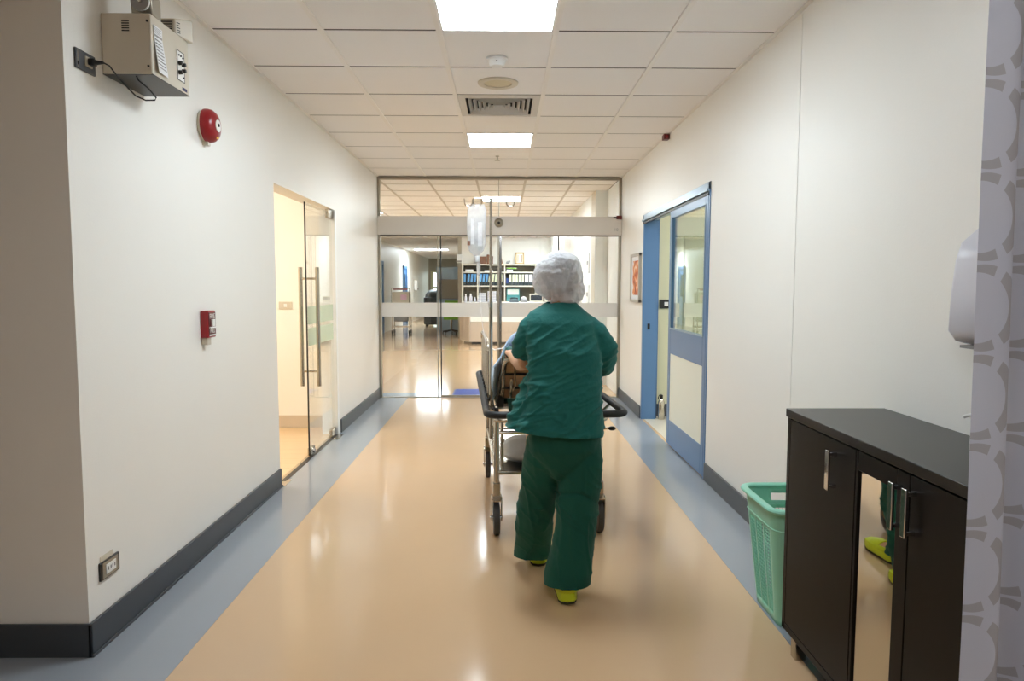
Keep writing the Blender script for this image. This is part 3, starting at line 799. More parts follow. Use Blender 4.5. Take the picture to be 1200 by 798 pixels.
part(MB().box(-3.4, -3.28, 32.84, 32.9, 0, 2.1).box(-2.72, -2.6, 32.84, 32.9, 0, 2.1).box(-3.28, -2.72, 32.84, 32.9, 0, .5).box(-3.28, -2.72, 32.84, 32.9, 2.0, 2.1).box(-3.28, -2.72, 32.84, 32.9, 1.25, 1.35), 'frame', 'wall_green', wd7)
part(MB().box(-3.28, -2.72, 32.87, 32.89, .5, 2.0), 'pane', 'bright_window', wd7, label='daylit glass')
nb = thing('notice_board', 'pale blue partition with a grey notice board in the dim corridor', 'board', (-1.75, 21.5, 0))
part(MB().box(-2.05, -1.22, 21.5, 21.56, 0, 1.95), 'partition', 'blue_track', nb, bevel=.01)
part(MB().box(-1.95, -1.4, 21.47, 21.5, 1.0, 1.55), 'board', 'wall_grey', nb)
part(MB().box(-1.97, -1.95, 21.46, 21.5, .98, 1.57).box(-1.4, -1.38, 21.46, 21.5, .98, 1.57).box(-1.97, -1.38, 21.46, 21.5, 1.55, 1.57).box(-1.97, -1.38, 21.46, 21.5, .98, 1.0), 'board_frame', 'grey_print', nb)
dp = thing('water_dispenser', 'dark grey covered machine standing in the dim corridor', 'machine', (-2.35, 24, 0))
part(MB().box(-2.7, -2.1, 23.7, 24.3, .06, 1.0), 'body', 'binder_dark', dp, bevel=.05)
part(MB().ell((-2.4, 24, 1.0), .28, .28, .25), 'cover', 'binder_dark', dp)
for x in (-2.62, -2.18):
    for y in (23.78, 24.22):
        part(MB().lathe([(.03, 0), (.03, .06)], (x, y, 0), n=10), 'foot', 'black', dp)
ebx = thing('wall_box', 'small white box on the end of the reception back wall', 'box', (-1.18, 18.75, 1.95))
part(MB().box(-1.25, -1.1, 18.7, 18.8, 1.98, 2.2), 'body', 'white_plastic', ebx, bevel=.01)
part(MB().box(-1.23, -1.12, 18.69, 18.7, 2.0, 2.04), 'slot', 'grey_print', ebx)

# white cabinet doors on the reception side wall
tc_ = thing('wall_cabinet', 'tall white cabinet doors on the reception side wall behind the nurse', 'cabinet', (1.2, 12.2, 0))
part(MB().box(1.15, 1.25, 11.2, 13.2, 0, 2.3), 'body', 'wall_white', tc_)
for y0 in (11.22, 12.22):
    dr_ = part(MB().box(1.135, 1.15, y0, y0 + .96, .1, 2.27), 'door', 'white_plastic', tc_, bevel=.004)
    part(MB().box(1.115, 1.135, y0 + .88, y0 + .9, 1.05, 1.25), 'handle', 'steel', dr_)
for k, (y, z, h, lb) in enumerate(((10.35, 1.55, .3, 'upper white switch panel on the beige pier side'), (10.35, 1.1, .28, 'lower white switch panel on the beige pier side'))):
    q = thing('switch_panel', lb, 'switch', (1.25, y, z))
    part(MB().box(1.235, 1.25, y - .12, y + .12, z, z + h), 'plate', 'white_plastic', q, bevel=.004)
    for j in range(2):
        part(MB().box(1.23, 1.235, y - .06 + .1 * j, y - .02 + .1 * j, z + h * .4, z + h * .6), 'rocker', 'grey_print', q)
hk = thing('wall_dispenser', 'small dark blue dispenser on the white reception wall beside the cap', 'dispenser', (1.2, 14.5, 1.7))
part(MB().box(1.1, 1.25, 14.4, 14.9, 1.7, 1.83), 'body', 'navy_print', hk, bevel=.01)
part(MB().box(1.07, 1.25, 14.35, 14.95, 1.83, 1.87), 'lid', 'alu_dark', hk)

# reception counter
ct = thing('reception_counter', 'pale wood reception counter with white top', 'counter', (.1, 16.7, 0))
part(MB().hex([(-.78, 16.42, .06), (1.246, 16.42, .06), (1.246, 16.5, .06), (-.76, 16.5, .06)], [(-.78, 16.42, .94), (1.246, 16.42, .94), (1.246, 16.5, .94), (-.76, 16.5, .94)])
     .hex([(-1.05, 17.2, .06), (-.78, 16.42, .06), (-.72, 16.46, .06), (-.98, 17.2, .06)], [(-1.05, 17.2, .94), (-.78, 16.42, .94), (-.72, 16.46, .94), (-.98, 17.2, .94)]), 'carcass', 'wood_light', ct)
for i in range(10):
    x0 = -.775 + .202 * i
    part(MB().box(x0 + .002, x0 + .2, 16.405, 16.42, .06, .52), 'front_board', 'wood_light', ct)
for i in range(4):
    a, b = i / 4, (i + 1) / 4 - .008
    p0 = Vector((-.785, 16.41, 0)).lerp(Vector((-1.06, 17.2, 0)), a); p1 = Vector((-.785, 16.41, 0)).lerp(Vector((-1.06, 17.2, 0)), b)
    n_ = Vector((-.02, -.007, 0))
    part(MB().hex([p0 + n_ + Vector((0, 0, .06)), p0 + Vector((0, 0, .06)), p1 + Vector((0, 0, .06)), p1 + n_ + Vector((0, 0, .06))],
                  [p0 + n_ + Vector((0, 0, .93)), p0 + Vector((0, 0, .93)), p1 + Vector((0, 0, .93)), p1 + n_ + Vector((0, 0, .93))]), 'side_board', 'wood_light', ct)
part(MB().box(-.775, 1.246, 16.40, 16.42, .53, .94), 'upper_panel', 'wall_white', ct)
part(MB().hex([(-.86, 16.36, .94), (1.246, 16.36, .94), (1.246, 16.95, .94), (-1.02, 16.95, .94)], [(-.86, 16.36, .985), (1.246, 16.36, .985), (1.246, 16.95, .985), (-1.02, 16.95, .985)]), 'worktop', 'white_plastic', ct, bevel=.008)
part(MB().box(-.75, 1.246, 16.46, 16.5, 0, .06), 'plinth', 'base_dark', ct)

# shelving unit with binders
su = thing('shelf_unit', 'cream open shelving unit behind the reception counter', 'shelf', (.1, 18.6, 0))
sx0, sx1, sy0, sy1 = -1.08, 1.22, 18.42, 18.78
part(MB().box(sx0, sx1, sy1, sy1 + .015, .1, 1.96), 'back', 'shelf_back', su)
SHZ = [.08, .52, .96, 1.38, 1.74, 1.94]
for z in SHZ:
    part(MB().box(sx0, sx1, sy0, sy1, z - .03, z), 'shelf', 'shelf_white', su)
for x in (sx0, sx0 + .4, .03, .85, sx1):
    part(MB().box(x - .016, x + .016, sy0 - .004, sy1, 0, 1.945), 'upright', 'shelf_white', su)
ORD = ['first', 'second', 'third', 'fourth', 'fifth', 'sixth', 'seventh', 'eighth', 'ninth', 'tenth', 'eleventh', 'twelfth']
def binder(x, wd_, h, m, lb, tilt=0):
    t = thing('ring_binder', lb, 'binder', (x, 18.6, 1.38), group='ring binders on the reception shelf')
    s = tilt * h
    part(MB().hex([(x, 18.46, 1.38), (x + wd_, 18.46, 1.38), (x + wd_, 18.74, 1.38), (x, 18.74, 1.38)], [(x + s, 18.46, 1.38 + h), (x + wd_ + s, 18.46, 1.38 + h), (x + wd_ + s, 18.74, 1.38 + h), (x + s, 18.74, 1.38 + h)]), 'cover', 'binder_dark', t)
    part(MB().hex([(x + .006 + s * .3, 18.452, 1.38 + h * .3), (x + wd_ - .006 + s * .3, 18.452, 1.38 + h * .3), (x + wd_ - .006 + s * .3, 18.46, 1.38 + h * .3), (x + .006 + s * .3, 18.46, 1.38 + h * .3)],
                  [(x + .006 + s * .98, 18.452, 1.38 + h * .97), (x + wd_ - .006 + s * .98, 18.452, 1.38 + h * .97), (x + wd_ - .006 + s * .98, 18.46, 1.38 + h * .97), (x + .006 + s * .98, 18.46, 1.38 + h * .97)]), 'spine', m, t)
x = -1.055
for i in range(4):
    binder(x, .068, .31, 'binder_blue', 'blue-spined binder, %s from the far left of the shelf row' % ORD[i], .1 if i else 0); x += .085
x = -.655
for i in range(8):
    binder(x, .066, .31, 'binder_blue' if i < 3 else 'binder_cream', ('blue-spined binder, %s in the middle shelf bay' if i < 3 else 'cream-spined binder, %s in the middle shelf bay') % ORD[i], .12 if i < 6 else 0); x += .08
x = .06
for i in range(8):
    m_ = 'binder_navy' if i == 0 else ('white_plastic' if i > 5 else 'binder_cream')
    nm = 'navy' if i == 0 else ('white' if i > 5 else 'cream')
    binder(x, .07 if i < 6 else .1, .30 if i else .2, m_, '%s-spined binder, %s in the shelf bay left of the cap' % (nm, ORD[i])); x += .082 if i < 6 else .11
def boxthing(name, x0, x1, y0, y1, z0, z1, m, lb, cat, lid=None):
    t = thing(name, lb, cat, ((x0 + x1) / 2, (y0 + y1) / 2, z0))
    part(MB().box(x0, x1, y0, y1, z0, z1 - (z1 - z0) * .2), 'body', m, t, bevel=.004)
    part(MB().box(x0 - .003, x1 + .003, y0 - .003, y1 + .003, z1 - (z1 - z0) * .2, z1), 'lid', lid or m, t, bevel=.004)
    return t
boxthing('paper_stack', -1.0, -.8, 18.45, 18.7, 1.74, 1.80, 'paper', 'white paper stack on the upper left shelf', 'papers')
boxthing('paper_stack', -.5, -.28, 18.45, 18.7, 1.74, 1.78, 'paper', 'low white paper stack on the upper middle shelf', 'papers')
boxthing('paper_stack', .08, .24, 18.45, 18.7, 1.74, 1.80, 'paper', 'white paper stack beside the green folder on the upper shelf', 'papers')
boxthing('folder', .08, .34, 18.45, 18.7, 1.82, 1.85, 'lime', 'lime green folder lying on papers on the upper shelf', 'folder', 'paper')
boxthing('document_case', .08, .24, 18.46, 18.72, 1.80, 1.82, 'binder_dark', 'dark document case under the lime green folder', 'folder')
boxthing('wooden_box', -.63, -.46, 18.5, 18.7, 1.94, 2.14, 'brown_wood', 'brown wooden box on top of the shelving unit', 'box')
boxthing('wooden_box', -.44, -.38, 18.5, 18.7, 1.94, 2.19, 'brown_wood', 'slim taller brown box on top of the shelving unit', 'box')
boxthing('wooden_box', -.31, -.28, 18.5, 18.7, 1.94, 2.15, 'brown_wood', 'thin brown box behind the drip pole on the shelving unit', 'box')
py = thing('pyramid_ornament', 'small brown pyramid ornament on the shelving unit', 'ornament', (-.06, 18.6, 1.94))
part(MB().add([(-.11, 18.55, 1.94), (-.01, 18.55, 1.94), (-.01, 18.65, 1.94), (-.11, 18.65, 1.94), (-.06, 18.6, 2.14)], [(0, 3, 2, 1), (0, 1, 4), (1, 2, 4), (2, 3, 4), (3, 0, 4)]), 'body', 'brown_wood', py)
part(MB().box(-.115, -.005, 18.545, 18.655, 1.94, 1.96), 'base', 'frame_wood', py)
og = thing('animal_ornament', 'tiny grey ornament beside the standing wooden frame', 'ornament', (.11, 18.6, 1.94))
part(MB().ell((.11, 18.6, 1.985), .05, .03, .035).ell((.15, 18.6, 2.02), .025, .02, .025), 'body', 'grey_print', og)
part(MB().box(.07, .15, 18.57, 18.63, 1.94, 1.955), 'base', 'grey_print', og)
pf = thing('standing_frame', 'pale wooden picture frame standing on the shelving unit', 'frame', (.42, 18.6, 1.94))
part(MB().box(.31, .35, 18.55, 18.58, 1.94, 2.25).box(.50, .54, 18.55, 18.58, 1.94, 2.25).box(.31, .54, 18.55, 18.58, 1.94, 1.98).box(.31, .54, 18.55, 18.58, 2.21, 2.25), 'frame', 'frame_wood', pf)
part(MB().box(.34, .51, 18.56, 18.57, 1.97, 2.22), 'picture', 'shelf_white', pf)
part(MB().box(.37, .385, 18.555, 18.562, 2.0, 2.18).box(.47, .485, 18.555, 18.562, 2.0, 2.18), 'figure', 'brown_wood', pf)
# on the counter
for k, (x, h, r, lb) in enumerate(((-.98, .19, .032, 'first white pump bottle at the counter end'), (-.86, .2, .04, 'round white bottle beside the pump bottle on the counter'), (-.76, .12, .025, 'short white bottle on the counter'))):
    b_ = thing('white_bottle', lb, 'bottle', (x + .08, 16.7, .985), group='white bottles on the counter')
    part(MB().lathe([(r * .9, 0), (r, .006), (r, h * .6), (r * .45, h * .78), (r * .4, h * .84)], (x + .08, 16.7, .985), n=18), 'body', 'lilac_plastic', b_)
    part(MB().lathe([(r * .5, h * .84), (r * .5, h * .94), (r * .2, h)], (x + .08, 16.7, .985), n=14), 'cap', 'white_plastic', b_)
zz = .985
for k in range(4):
    boxthing('document_tray', -.62 + .012 * k, -.42, 16.6, 16.85, zz + .055 * k, zz + .05 + .055 * k, 'lilac_plastic', '%s document tray from the bottom of the left paper pile' % ORD[k], 'tray', 'paper')
for k in range(5):
    boxthing('document_tray', -.38, -.18, 16.6, 16.85, zz + .052 * k, zz + .047 + .052 * k, 'lilac_plastic', '%s document tray from the bottom of the right paper pile' % ORD[k], 'tray', 'paper')
tb = thing('teal_book', 'teal picture book standing open on the lower shelf', 'book', (.26, 18.6, .96))
part(MB().box(.08, .42, 18.5, 18.53, .97, 1.3), 'cover', 'teal_cover', tb)
part(MB().box(.1, .40, 18.495, 18.5, 1.14, 1.28), 'picture', 'cream_panel', tb)
tel = thing('telephone', 'dark desk telephone on the counter below the teal book', 'telephone', (.28, 16.7, .985))
part(MB().hex([(.14, 16.6, .985), (.36, 16.6, .985), (.36, 16.8, .985), (.14, 16.8, .985)], [(.15, 16.62, 1.02), (.35, 16.62, 1.02), (.35, 16.8, 1.06), (.15, 16.8, 1.06)]), 'base', 'binder_dark', tel)
part(MB().tube([(.16, 16.7, 1.07), (.2, 16.7, 1.085), (.3, 16.7, 1.085), (.34, 16.7, 1.07)], [.022, .014, .014, .022], 10), 'handset', 'black', tel)
sp_ = thing('tape_dispenser', 'white and grey office machine beside the small monitor', 'machine', (.48, 16.7, .985))
part(MB().box(.4, .56, 16.62, 16.78, .985, 1.03), 'base', 'grey_print', sp_, bevel=.01)
part(MB().ell((.48, 16.7, 1.06), .07, .06, .06), 'cover', 'lilac_plastic', sp_)
mo = thing('monitor', 'small dark monitor with pale frame on the counter', 'monitor', (.78, 16.75, .985))
part(MB().box(.62, .94, 16.72, 16.76, 1.0, 1.18), 'frame', 'shelf_white', mo, bevel=.006)
part(MB().box(.645, .915, 16.715, 16.721, 1.025, 1.155), 'screen', 'screen', mo)
part(MB().box(.72, .84, 16.7, 16.8, .985, 1.0), 'stand', 'shelf_white', mo)
bp_ = thing('label_printer', 'pale printer at the counter end below the cap', 'printer', (1.1, 16.7, .985))
part(MB().box(.98, 1.2, 16.6, 16.85, .985, 1.12), 'body', 'shelf_white', bp_, bevel=.01)
part(MB().box(1.0, 1.18, 16.595, 16.6, 1.04, 1.1), 'panel', 'screen', bp_)

# medical trolley and green chair far behind the first pane
tr = thing('medical_trolley', 'cream medical trolley with a pink label behind the first glass pane', 'trolley', (-2.9, 20, 0))
bx, by = -2.9, 20.0
part(MB().box(bx - .24, bx + .24, by - .2, by + .2, .86, 1.2), 'upper_box', 'beige_plastic', tr, bevel=.02)
part(MB().box(bx - .28, bx + .28, by - .24, by + .24, .80, .86), 'tray', 'shelf_white', tr, bevel=.01)
part(MB().box(bx - .2, bx + .2, by - .2, by + .2, .36, .8), 'lower_box', 'grey_print', tr, bevel=.03)
part(MB().box(bx + .0, bx + .17, by - .206, by - .2, .98, 1.12), 'label_card', 'pink_label', tr)
part(MB().tube([(bx - .25, by - .2, .86), (bx - .25, by - .2, 1.3), (bx + .25, by - .2, 1.3), (bx + .25, by - .2, .86)], .016, 8), 'top_rail', 'steel', tr)
part(MB().box(bx - .2, bx + .2, by - .216, by - .2, 1.255, 1.285), 'rail_tape', 'red', tr)
part(MB().box(bx - .26, bx + .26, by - .22, by + .22, .2, .24), 'base', 'steel', tr)
for sx in (-1, 1):
    for sy in (-1, 1):
        lg = part(MB().box(bx + sx * .24 - .015, bx + sx * .24 + .015, by + sy * .2 - .015, by + sy * .2 + .015, .14, .8), 'leg', 'steel', tr)
        part(MB().lathe([(.055, -.02), (.06, -.012), (.06, .012), (.055, .02)], (bx + sx * .24, by + sy * .2, .06), 'x', 14), 'wheel', 'rubber', lg)
gc = thing('green_chair', 'rolling chair with a lime green back beside the reception counter', 'chair', (-1.47, 20, 0))
part(MB().box(-1.69, -1.26, 19.75, 20.2, .42, .5), 'seat', 'lime', gc, bevel=.02)
part(MB().box(-1.69, -1.26, 20.16, 20.22, .5, .95), 'backrest', 'lime', gc, bevel=.02)
part(MB().tube([(-1.49, 20, .42), (-1.49, 20, .12)], .03, 8), 'column', 'steel', gc)
for k in range(5):
    a = k * 2 * PI / 5 + .3
    lg = part(MB().tube([(-1.49, 20, .12), (-1.49 + .26 * math.cos(a), 20 + .26 * math.sin(a), .07)], .018, 8), 'leg', 'black', gc)
    part(MB().lathe([(.025, -.015), (.028, 0), (.025, .015)], (-1.49 + .26 * math.cos(a), 20 + .26 * math.sin(a), .028), 'x', 10), 'caster', 'rubber', lg)
hb_ = thing('hand_gel', 'white hand gel dispenser on the dim corridor wall', 'dispenser', (-3.5, 27.6, 1.2))
part(MB().box(-3.5, -3.38, 27.5, 27.9, 1.2, 1.6), 'body', 'white_plastic', hb_, bevel=.03)
part(MB().box(-3.38, -3.36, 27.55, 27.8, 1.22, 1.3), 'lever', 'grey_print', hb_)
mt = thing('door_mat', 'blue door mat just beyond the glass doors', 'mat', (-.4, 8.85, 0))
part(MB().box(-.62, -.02, D + .07, D + .62, .0005, .012), 'pile', 'mat_blue', mt, bevel=.004)
part(MB().box(-.64, 0, D + .05, D + .64, .0005, .006), 'border', 'binder_navy', mt)

# ------------------------------------------------------------------ shoe cabinet
cb = thing('shoe_cabinet', 'dark brown cabinet with a mirror door against the corridor wall', 'cabinet', (1.22, 1.95, 0))
X0, X1, Y0, Y1 = 1.036, R - .016, 1.36, 2.52
part(MB().box(X0 - .002, X1, Y0 - .006, Y1 + .006, .878, .908), 'top', 'wenge_top', cb, bevel=.002)
part(MB().box(X0 + .004, X1, Y1 - .025, Y1, .088, .878).box(X0 + .004, X1, Y0, Y0 + .025, .088, .878).box(X1 - .012, X1, Y0, Y1, .088, .878)
     .box(X0 + .004, X1, Y0, Y1, .088, .112).box(X0 + .03, X1, 2.01, 2.03, .112, .878).box(X0 + .03, X1, 1.735, 1.755, .112, .878).box(X0 + .03, X1, Y0, Y1, .44, .46), 'body', 'wenge', cb, bevel=.0015)
def cab_handle(y, parent):
    return part(MB().box(X0 - .026, X0 - .018, y - .011, y + .011, .716, .842).box(X0 - .02, X0 + .006, y - .008, y + .008, .722, .734).box(X0 - .02, X0 + .006, y - .008, y + .008, .824, .836), 'handle', 'chrome', parent, bevel=.002, label='chrome bar handle')
dA = part(MB().box(X0 + .004, X0 + .024, 2.024, Y1 - .027, .116, .872), 'door', 'wenge', cb, bevel=.002)
cab_handle(2.146, dA)
dB = part(MB().box(X0 + .004, X0 + .024, 1.748, 1.806, .116, .872).box(X0 + .004, X0 + .024, 2.006, 2.020, .116, .872)
          .box(X0 + .004, X0 + .024, 1.806, 2.006, .815, .872).box(X0 + .004, X0 + .024, 1.806, 2.006, .116, .15), 'door', 'wenge', cb, bevel=.002, label='door with a long mirror')
part(MB().box(X0 + .010, X0 + .02, 1.803, 2.009, .147, .818), 'mirror', 'mirror', dB, smooth=False)
cab_handle(1.786, dB)
dC = part(MB().box(X0 + .004, X0 + .024, Y0 + .027, 1.744, .116, .872), 'door', 'wenge', cb, bevel=.002)
cab_handle(1.724, dC)
for x in (X0 + .04, X1 - .04):
    for y in (Y0 + .07, Y1 - .07):
        part(MB().box(x - .02, x + .02, y - .02, y + .02, 0, .088), 'leg', 'steel', cb, bevel=.003)

# ------------------------------------------------------------------ mint laundry basket
bk = thing('laundry_basket', 'mint green perforated plastic basket between wall and dark cabinet', 'basket', (1.225, 2.81, 0))
def rrect(cx_, cy_, hx, hy, r, n=8, m=7):
    pts = []
    for (sx, sy, a0) in ((1, 1, 0), (-1, 1, 90), (-1, -1, 180), (1, -1, 270)):
        for k in range(n):
            a = math.radians(a0 + 90 * k / (n - 1))
            pts.append((cx_ + sx * (hx - r) + r * math.cos(a), cy_ + sy * (hy - r) + r * math.sin(a)))
    return pts
def ring_at(t, n_side=14, n_c=4, grow=0):
    # t: 0 bottom .. 1 top
    hx, hy, r = .132 + .042 * t + grow, .142 + .045 * t + grow, .04 + .015 * t
    cx_ = 1.227 - .008 * t; cy_ = 2.808
    pts = []; seg = []
    corners = ((1, 1, 0), (-1, 1, 90), (-1, -1, 180), (1, -1, 270))
    for q, (sx, sy, a0) in enumerate(corners):
        for k in range(n_c):
            a = math.radians(a0 + 90 * k / (n_c - 1))
            pts.append((cx_ + sx * (hx - r) + r * math.cos(a), cy_ + sy * (hy - r) + r * math.sin(a)))
            seg.append(('c', q, k))
        nx = corners[(q + 1) % 4]
        a1 = math.radians(nx[2])
        p0 = pts[-1]; p1 = (cx_ + nx[0] * (hx - r) + r * math.cos(a1), cy_ + nx[1] * (hy - r) + r * math.sin(a1))
        for k in range(1, n_side):
            pts.append((p0[0] + (p1[0] - p0[0]) * k / n_side, p0[1] + (p1[1] - p0[1]) * k / n_side)); seg.append(('s', q, k))
    return pts, seg
NZ = 30; HB = .485
rings = []; 
for j in range(NZ + 1):
    p_, seg = ring_at(j / NZ)
    rings.append([(x, y, .008 + (HB - .008) * j / NZ) for x, y in p_])
n = len(rings[0])
V = [v for r_ in rings for v in r_]
solid = []; lat = {0: [], 1: [], 2: [], 3: []}
for j in range(NZ):
    for k in range(n):
        k2 = (k + 1) % n
        f = (j * n + k, j * n + k2, (j + 1) * n + k2, (j + 1) * n + k)
        kd, q, kk = seg[k]
        side = kd == 's' or (kd == 'c' and kk == 3)
        ks = kk if kd == 's' else 0
        if side and 26 <= j < 28 and 4 <= ks < 10 and q in (0, 2): continue          # hand slots
        if side and 2 <= j < 24 and 1 <= ks < 13 and ks not in (4, 9): lat[q].append(f)
        else: solid.append(f)
so = part(MB().add(V, solid), 'wall', 'mint', bk)
md = so.modifiers.new('thickness', 'SOLIDIFY'); md.thickness = .003; md.offset = 0
for q in range(4):
    lo = part(MB().add(V, lat[q]), 'perforated_side', 'mint', bk, smooth=False, kind='stuff')
    md = lo.modifiers.new('holes', 'WIREFRAME'); md.thickness = .0036; md.use_even_offset = False; md.use_boundary = True
part(MB().add([(x, y, .008) for x, y in ring_at(0)[0]] + [(x, y, .003) for x, y in ring_at(0)[0]], [tuple(range(n))] + [tuple(range(2 * n - 1, n - 1, -1))] + [(k, (k + 1) % n, n + (k + 1) % n, n + k) for k in range(n)]), 'base', 'mint', bk)
part(MB().tube([(x, y, HB) for x, y in ring_at(1, 6, 6, .006)[0]], [(.016, .011)] * len(ring_at(1, 6, 6)[0]), 10, closed=True), 'rim', 'mint', bk)
part(MB().tube([(x, y, .403) for x, y in ring_at(.82, 6, 6, .001)[0]], .0035, 6, closed=True), 'rib', 'mint', bk)

# ------------------------------------------------------------------ curtain at the edge of the view
cu = thing('curtain', 'pale sheer curtain with broken ring pattern at the picture edge', 'curtain', (1.0, 1.1, .04))
prof = [(.745, 1.10), (.78, 1.098), (.806, 1.10), (.815, 1.112), (.83, 1.15), (.85, 1.165), (.875, 1.15), (.90, 1.10), (.925, 1.075), (.95, 1.085), (.975, 1.13), (1.0, 1.16), (1.03, 1.14), (1.06, 1.09), (1.09, 1.075), (1.12, 1.11), (1.15, 1.155), (1.19, 1.15), (1.22, 1.1), (1.26, 1.08), (1.30, 1.12), (1.34, 1.15), (1.38, 1.12)]
pp_ = []
for i in range(len(prof) - 1):
    for k in range(4):
        t = k / 4
        pp_.append((prof[i][0] * (1 - t) + prof[i + 1][0] * t, prof[i][1] * (1 - t) + prof[i + 1][1] * t))
pp_.append(prof[-1])
# soften the fold line
for _ in range(2):
    pp_ = [pp_[0]] + [tuple((pp_[i - 1][q] + 2 * pp_[i][q] + pp_[i + 1][q]) / 4 for q in (0, 1)) for i in range(1, len(pp_) - 1)] + [pp_[-1]]
ul = [0]
for i in range(1, len(pp_)): ul.append(ul[-1] + math.dist(pp_[i], pp_[i - 1]))
zs = [.04 + (C - .10) * j / 24 for j in range(25)]
mb = MB()
mb.add([(x + .004 * math.sin(z * 3), y + .006 * math.sin(z * 2.1 + x * 20), z) for z in zs for x, y in pp_], [(j * len(pp_) + i, j * len(pp_) + i + 1, (j + 1) * len(pp_) + i + 1, (j + 1) * len(pp_) + i) for j in range(24) for i in range(len(pp_) - 1)])
fb = part(mb, 'fabric', 'curtain', cu)
uvl = fb.data.uv_layers.new(name='UVMap')
npp = len(pp_)
for lp in fb.data.loops:
    vi = lp.vertex_index
    uvl.data[lp.index].uv = (ul[vi % npp], zs[vi // npp])
part(MB().box(.62, R, 1.10, 1.14, C - .055, C - .002), 'track', 'white_plastic', cu, bevel=.003)
for i in range(8):
    x = .76 + .085 * i
    part(MB().tube([(x, 1.12, C - .03), (x, 1.12, C - .075)], .004, 6), 'glider', 'white_plastic', cu)

# ------------------------------------------------------------------ dispenser on the right wall and bottle on the cabinet
ds = thing('towel_dispenser', 'white rounded dispenser on the wall above the dark cabinet', 'dispenser', (R, 1.95, 1.17))
sec = []
for (z, xo, y0, y1) in ((1.180, .03, 1.82, 2.07), (1.192, .07, 1.805, 2.083), (1.222, .092, 1.80, 2.085), (1.33, .090, 1.80, 2.084), (1.43, .083, 1.804, 2.08), (1.48, .072, 1.81, 2.075), (1.52, .036, 1.83, 2.05), (1.533, .012, 1.85, 2.03)):
    r_ = min(.03, xo * .45)
    pts = [(R, y0), (R, y1)] + [(R - xo + r_ - r_ * math.sin(a), y1 - r_ + r_ * math.cos(a)) for a in [PI / 2 * k / 4 for k in range(5)]] + [(R - xo + r_ - r_ * math.cos(a), y0 + r_ - r_ * math.sin(a)) for a in [PI / 2 * k / 4 for k in range(5)]]
    sec.append([(x, y, z) for x, y in pts])
part(MB().loft(sec), 'cover', 'lilac_plastic', ds)
part(MB().box(R - .07, R - .01, 1.85, 2.04, 1.173, 1.181), 'outlet_slot', 'grey_print', ds)
gb = thing('pump_bottle', 'white pump bottle on the dark cabinet half behind the curtain', 'bottle', (1.28, 1.83, .908))
part(MB().lathe([(.026, 0), (.028, .004), (.028, .05), (.02, .062), (.011, .066)], (1.285, 1.84, .908), n=18), 'body', 'white_plastic', gb)
part(MB().lathe([(.012, .066), (.012, .08), (.006, .082), (.006, .094), (.010, .096), (.010, .102), (.001, .103)], (1.285, 1.84, .908), n=14), 'pump', 'white_plastic', gb)
part(MB().tube(arc((1.285, 1.84, 1.006), (1.27, 1.87, 1.008), (1.262, 1.885, .996)), .0045, 8), 'spout', 'white_plastic', gb)

# ------------------------------------------------------------------ patient stretcher
CA = math.radians(3.6)
CO = (.266, 3.41, 0)
st = thing('patient_stretcher', 'steel patient stretcher with black bumper rail pushed down the corridor', 'stretcher', CO, CA)
P = lambda mb, name, m, par=None, **k: part(mb, name, m, par or st, local=True, **k)
def corner_loop(x, y0, y1, z, r):
    pts = []
    for cx_, cy_, a0 in ((x - r, y1 - r, 0), (-x + r, y1 - r, 90), (-x + r, y0 + r, 180), (x - r, y0 + r, 270)):
        for k in range(6):
            a = math.radians(a0 + 90 * k / 5)
            pts.append((cx_ + r * math.cos(a), cy_ + r * math.sin(a), z))
    return pts
P(MB().tube(corner_loop(.345, 0, 1.72, .722, .06), .0185, 12, closed=True), 'bumper_rail', 'rubber')
for x in (-1, 1):
    for y in (.34, .9, 1.5):
        P(MB().tube([(x * .275, y, .655), (x * .335, y, .715)], .009, 8), 'bumper_bracket', 'steel')
# deck frame
P(MB().tube(corner_loop(.29, .22, 1.62, .655, .03), .0145, 10, closed=True), 'deck_frame', 'steel')
for y in (.62, 1.0, 1.35):
    P(MB().tube([(-.29, y, .655), (.29, y, .655)], .011, 8), 'deck_bar', 'steel')
P(MB().box(-.27, .27, .62, 1.6, .662, .675), 'deck_sheet', 'steel')
# uprights, lower frame, shelf, casters
for x in (-1, 1):
    for y in (.34, 1.5):
        P(MB().tube([(x * .282, y, .285), (x * .282, y, .655)], .0155, 12), 'upright', 'steel')
        P(MB().tube([(x * .25, y + (.05 if y < 1 else -.05), .32), (x * .25, y + (.05 if y < 1 else -.05), .655)], .010, 10), 'inner_upright', 'steel')
    P(MB().tube([(x * .282, .34, .56), (x * .282, 1.5, .56)], .0095, 8), 'side_bar', 'steel')
    P(MB().tube([(x * .282, .34, .345), (x * .282, 1.5, .345)], .0125, 10), 'lower_side_bar', 'steel')
for y in (.34, 1.5):
    P(MB().tube([(-.282, y, .565), (.282, y, .565)], .0095, 8), 'cross_bar', 'steel')
    P(MB().tube([(-.282, y, .345), (.282, y, .345)], .0125, 10), 'lower_cross_bar', 'steel')
P(MB().box(-.27, .27, .35, 1.49, .335, .349), 'lower_shelf', 'steel', bevel=.002)
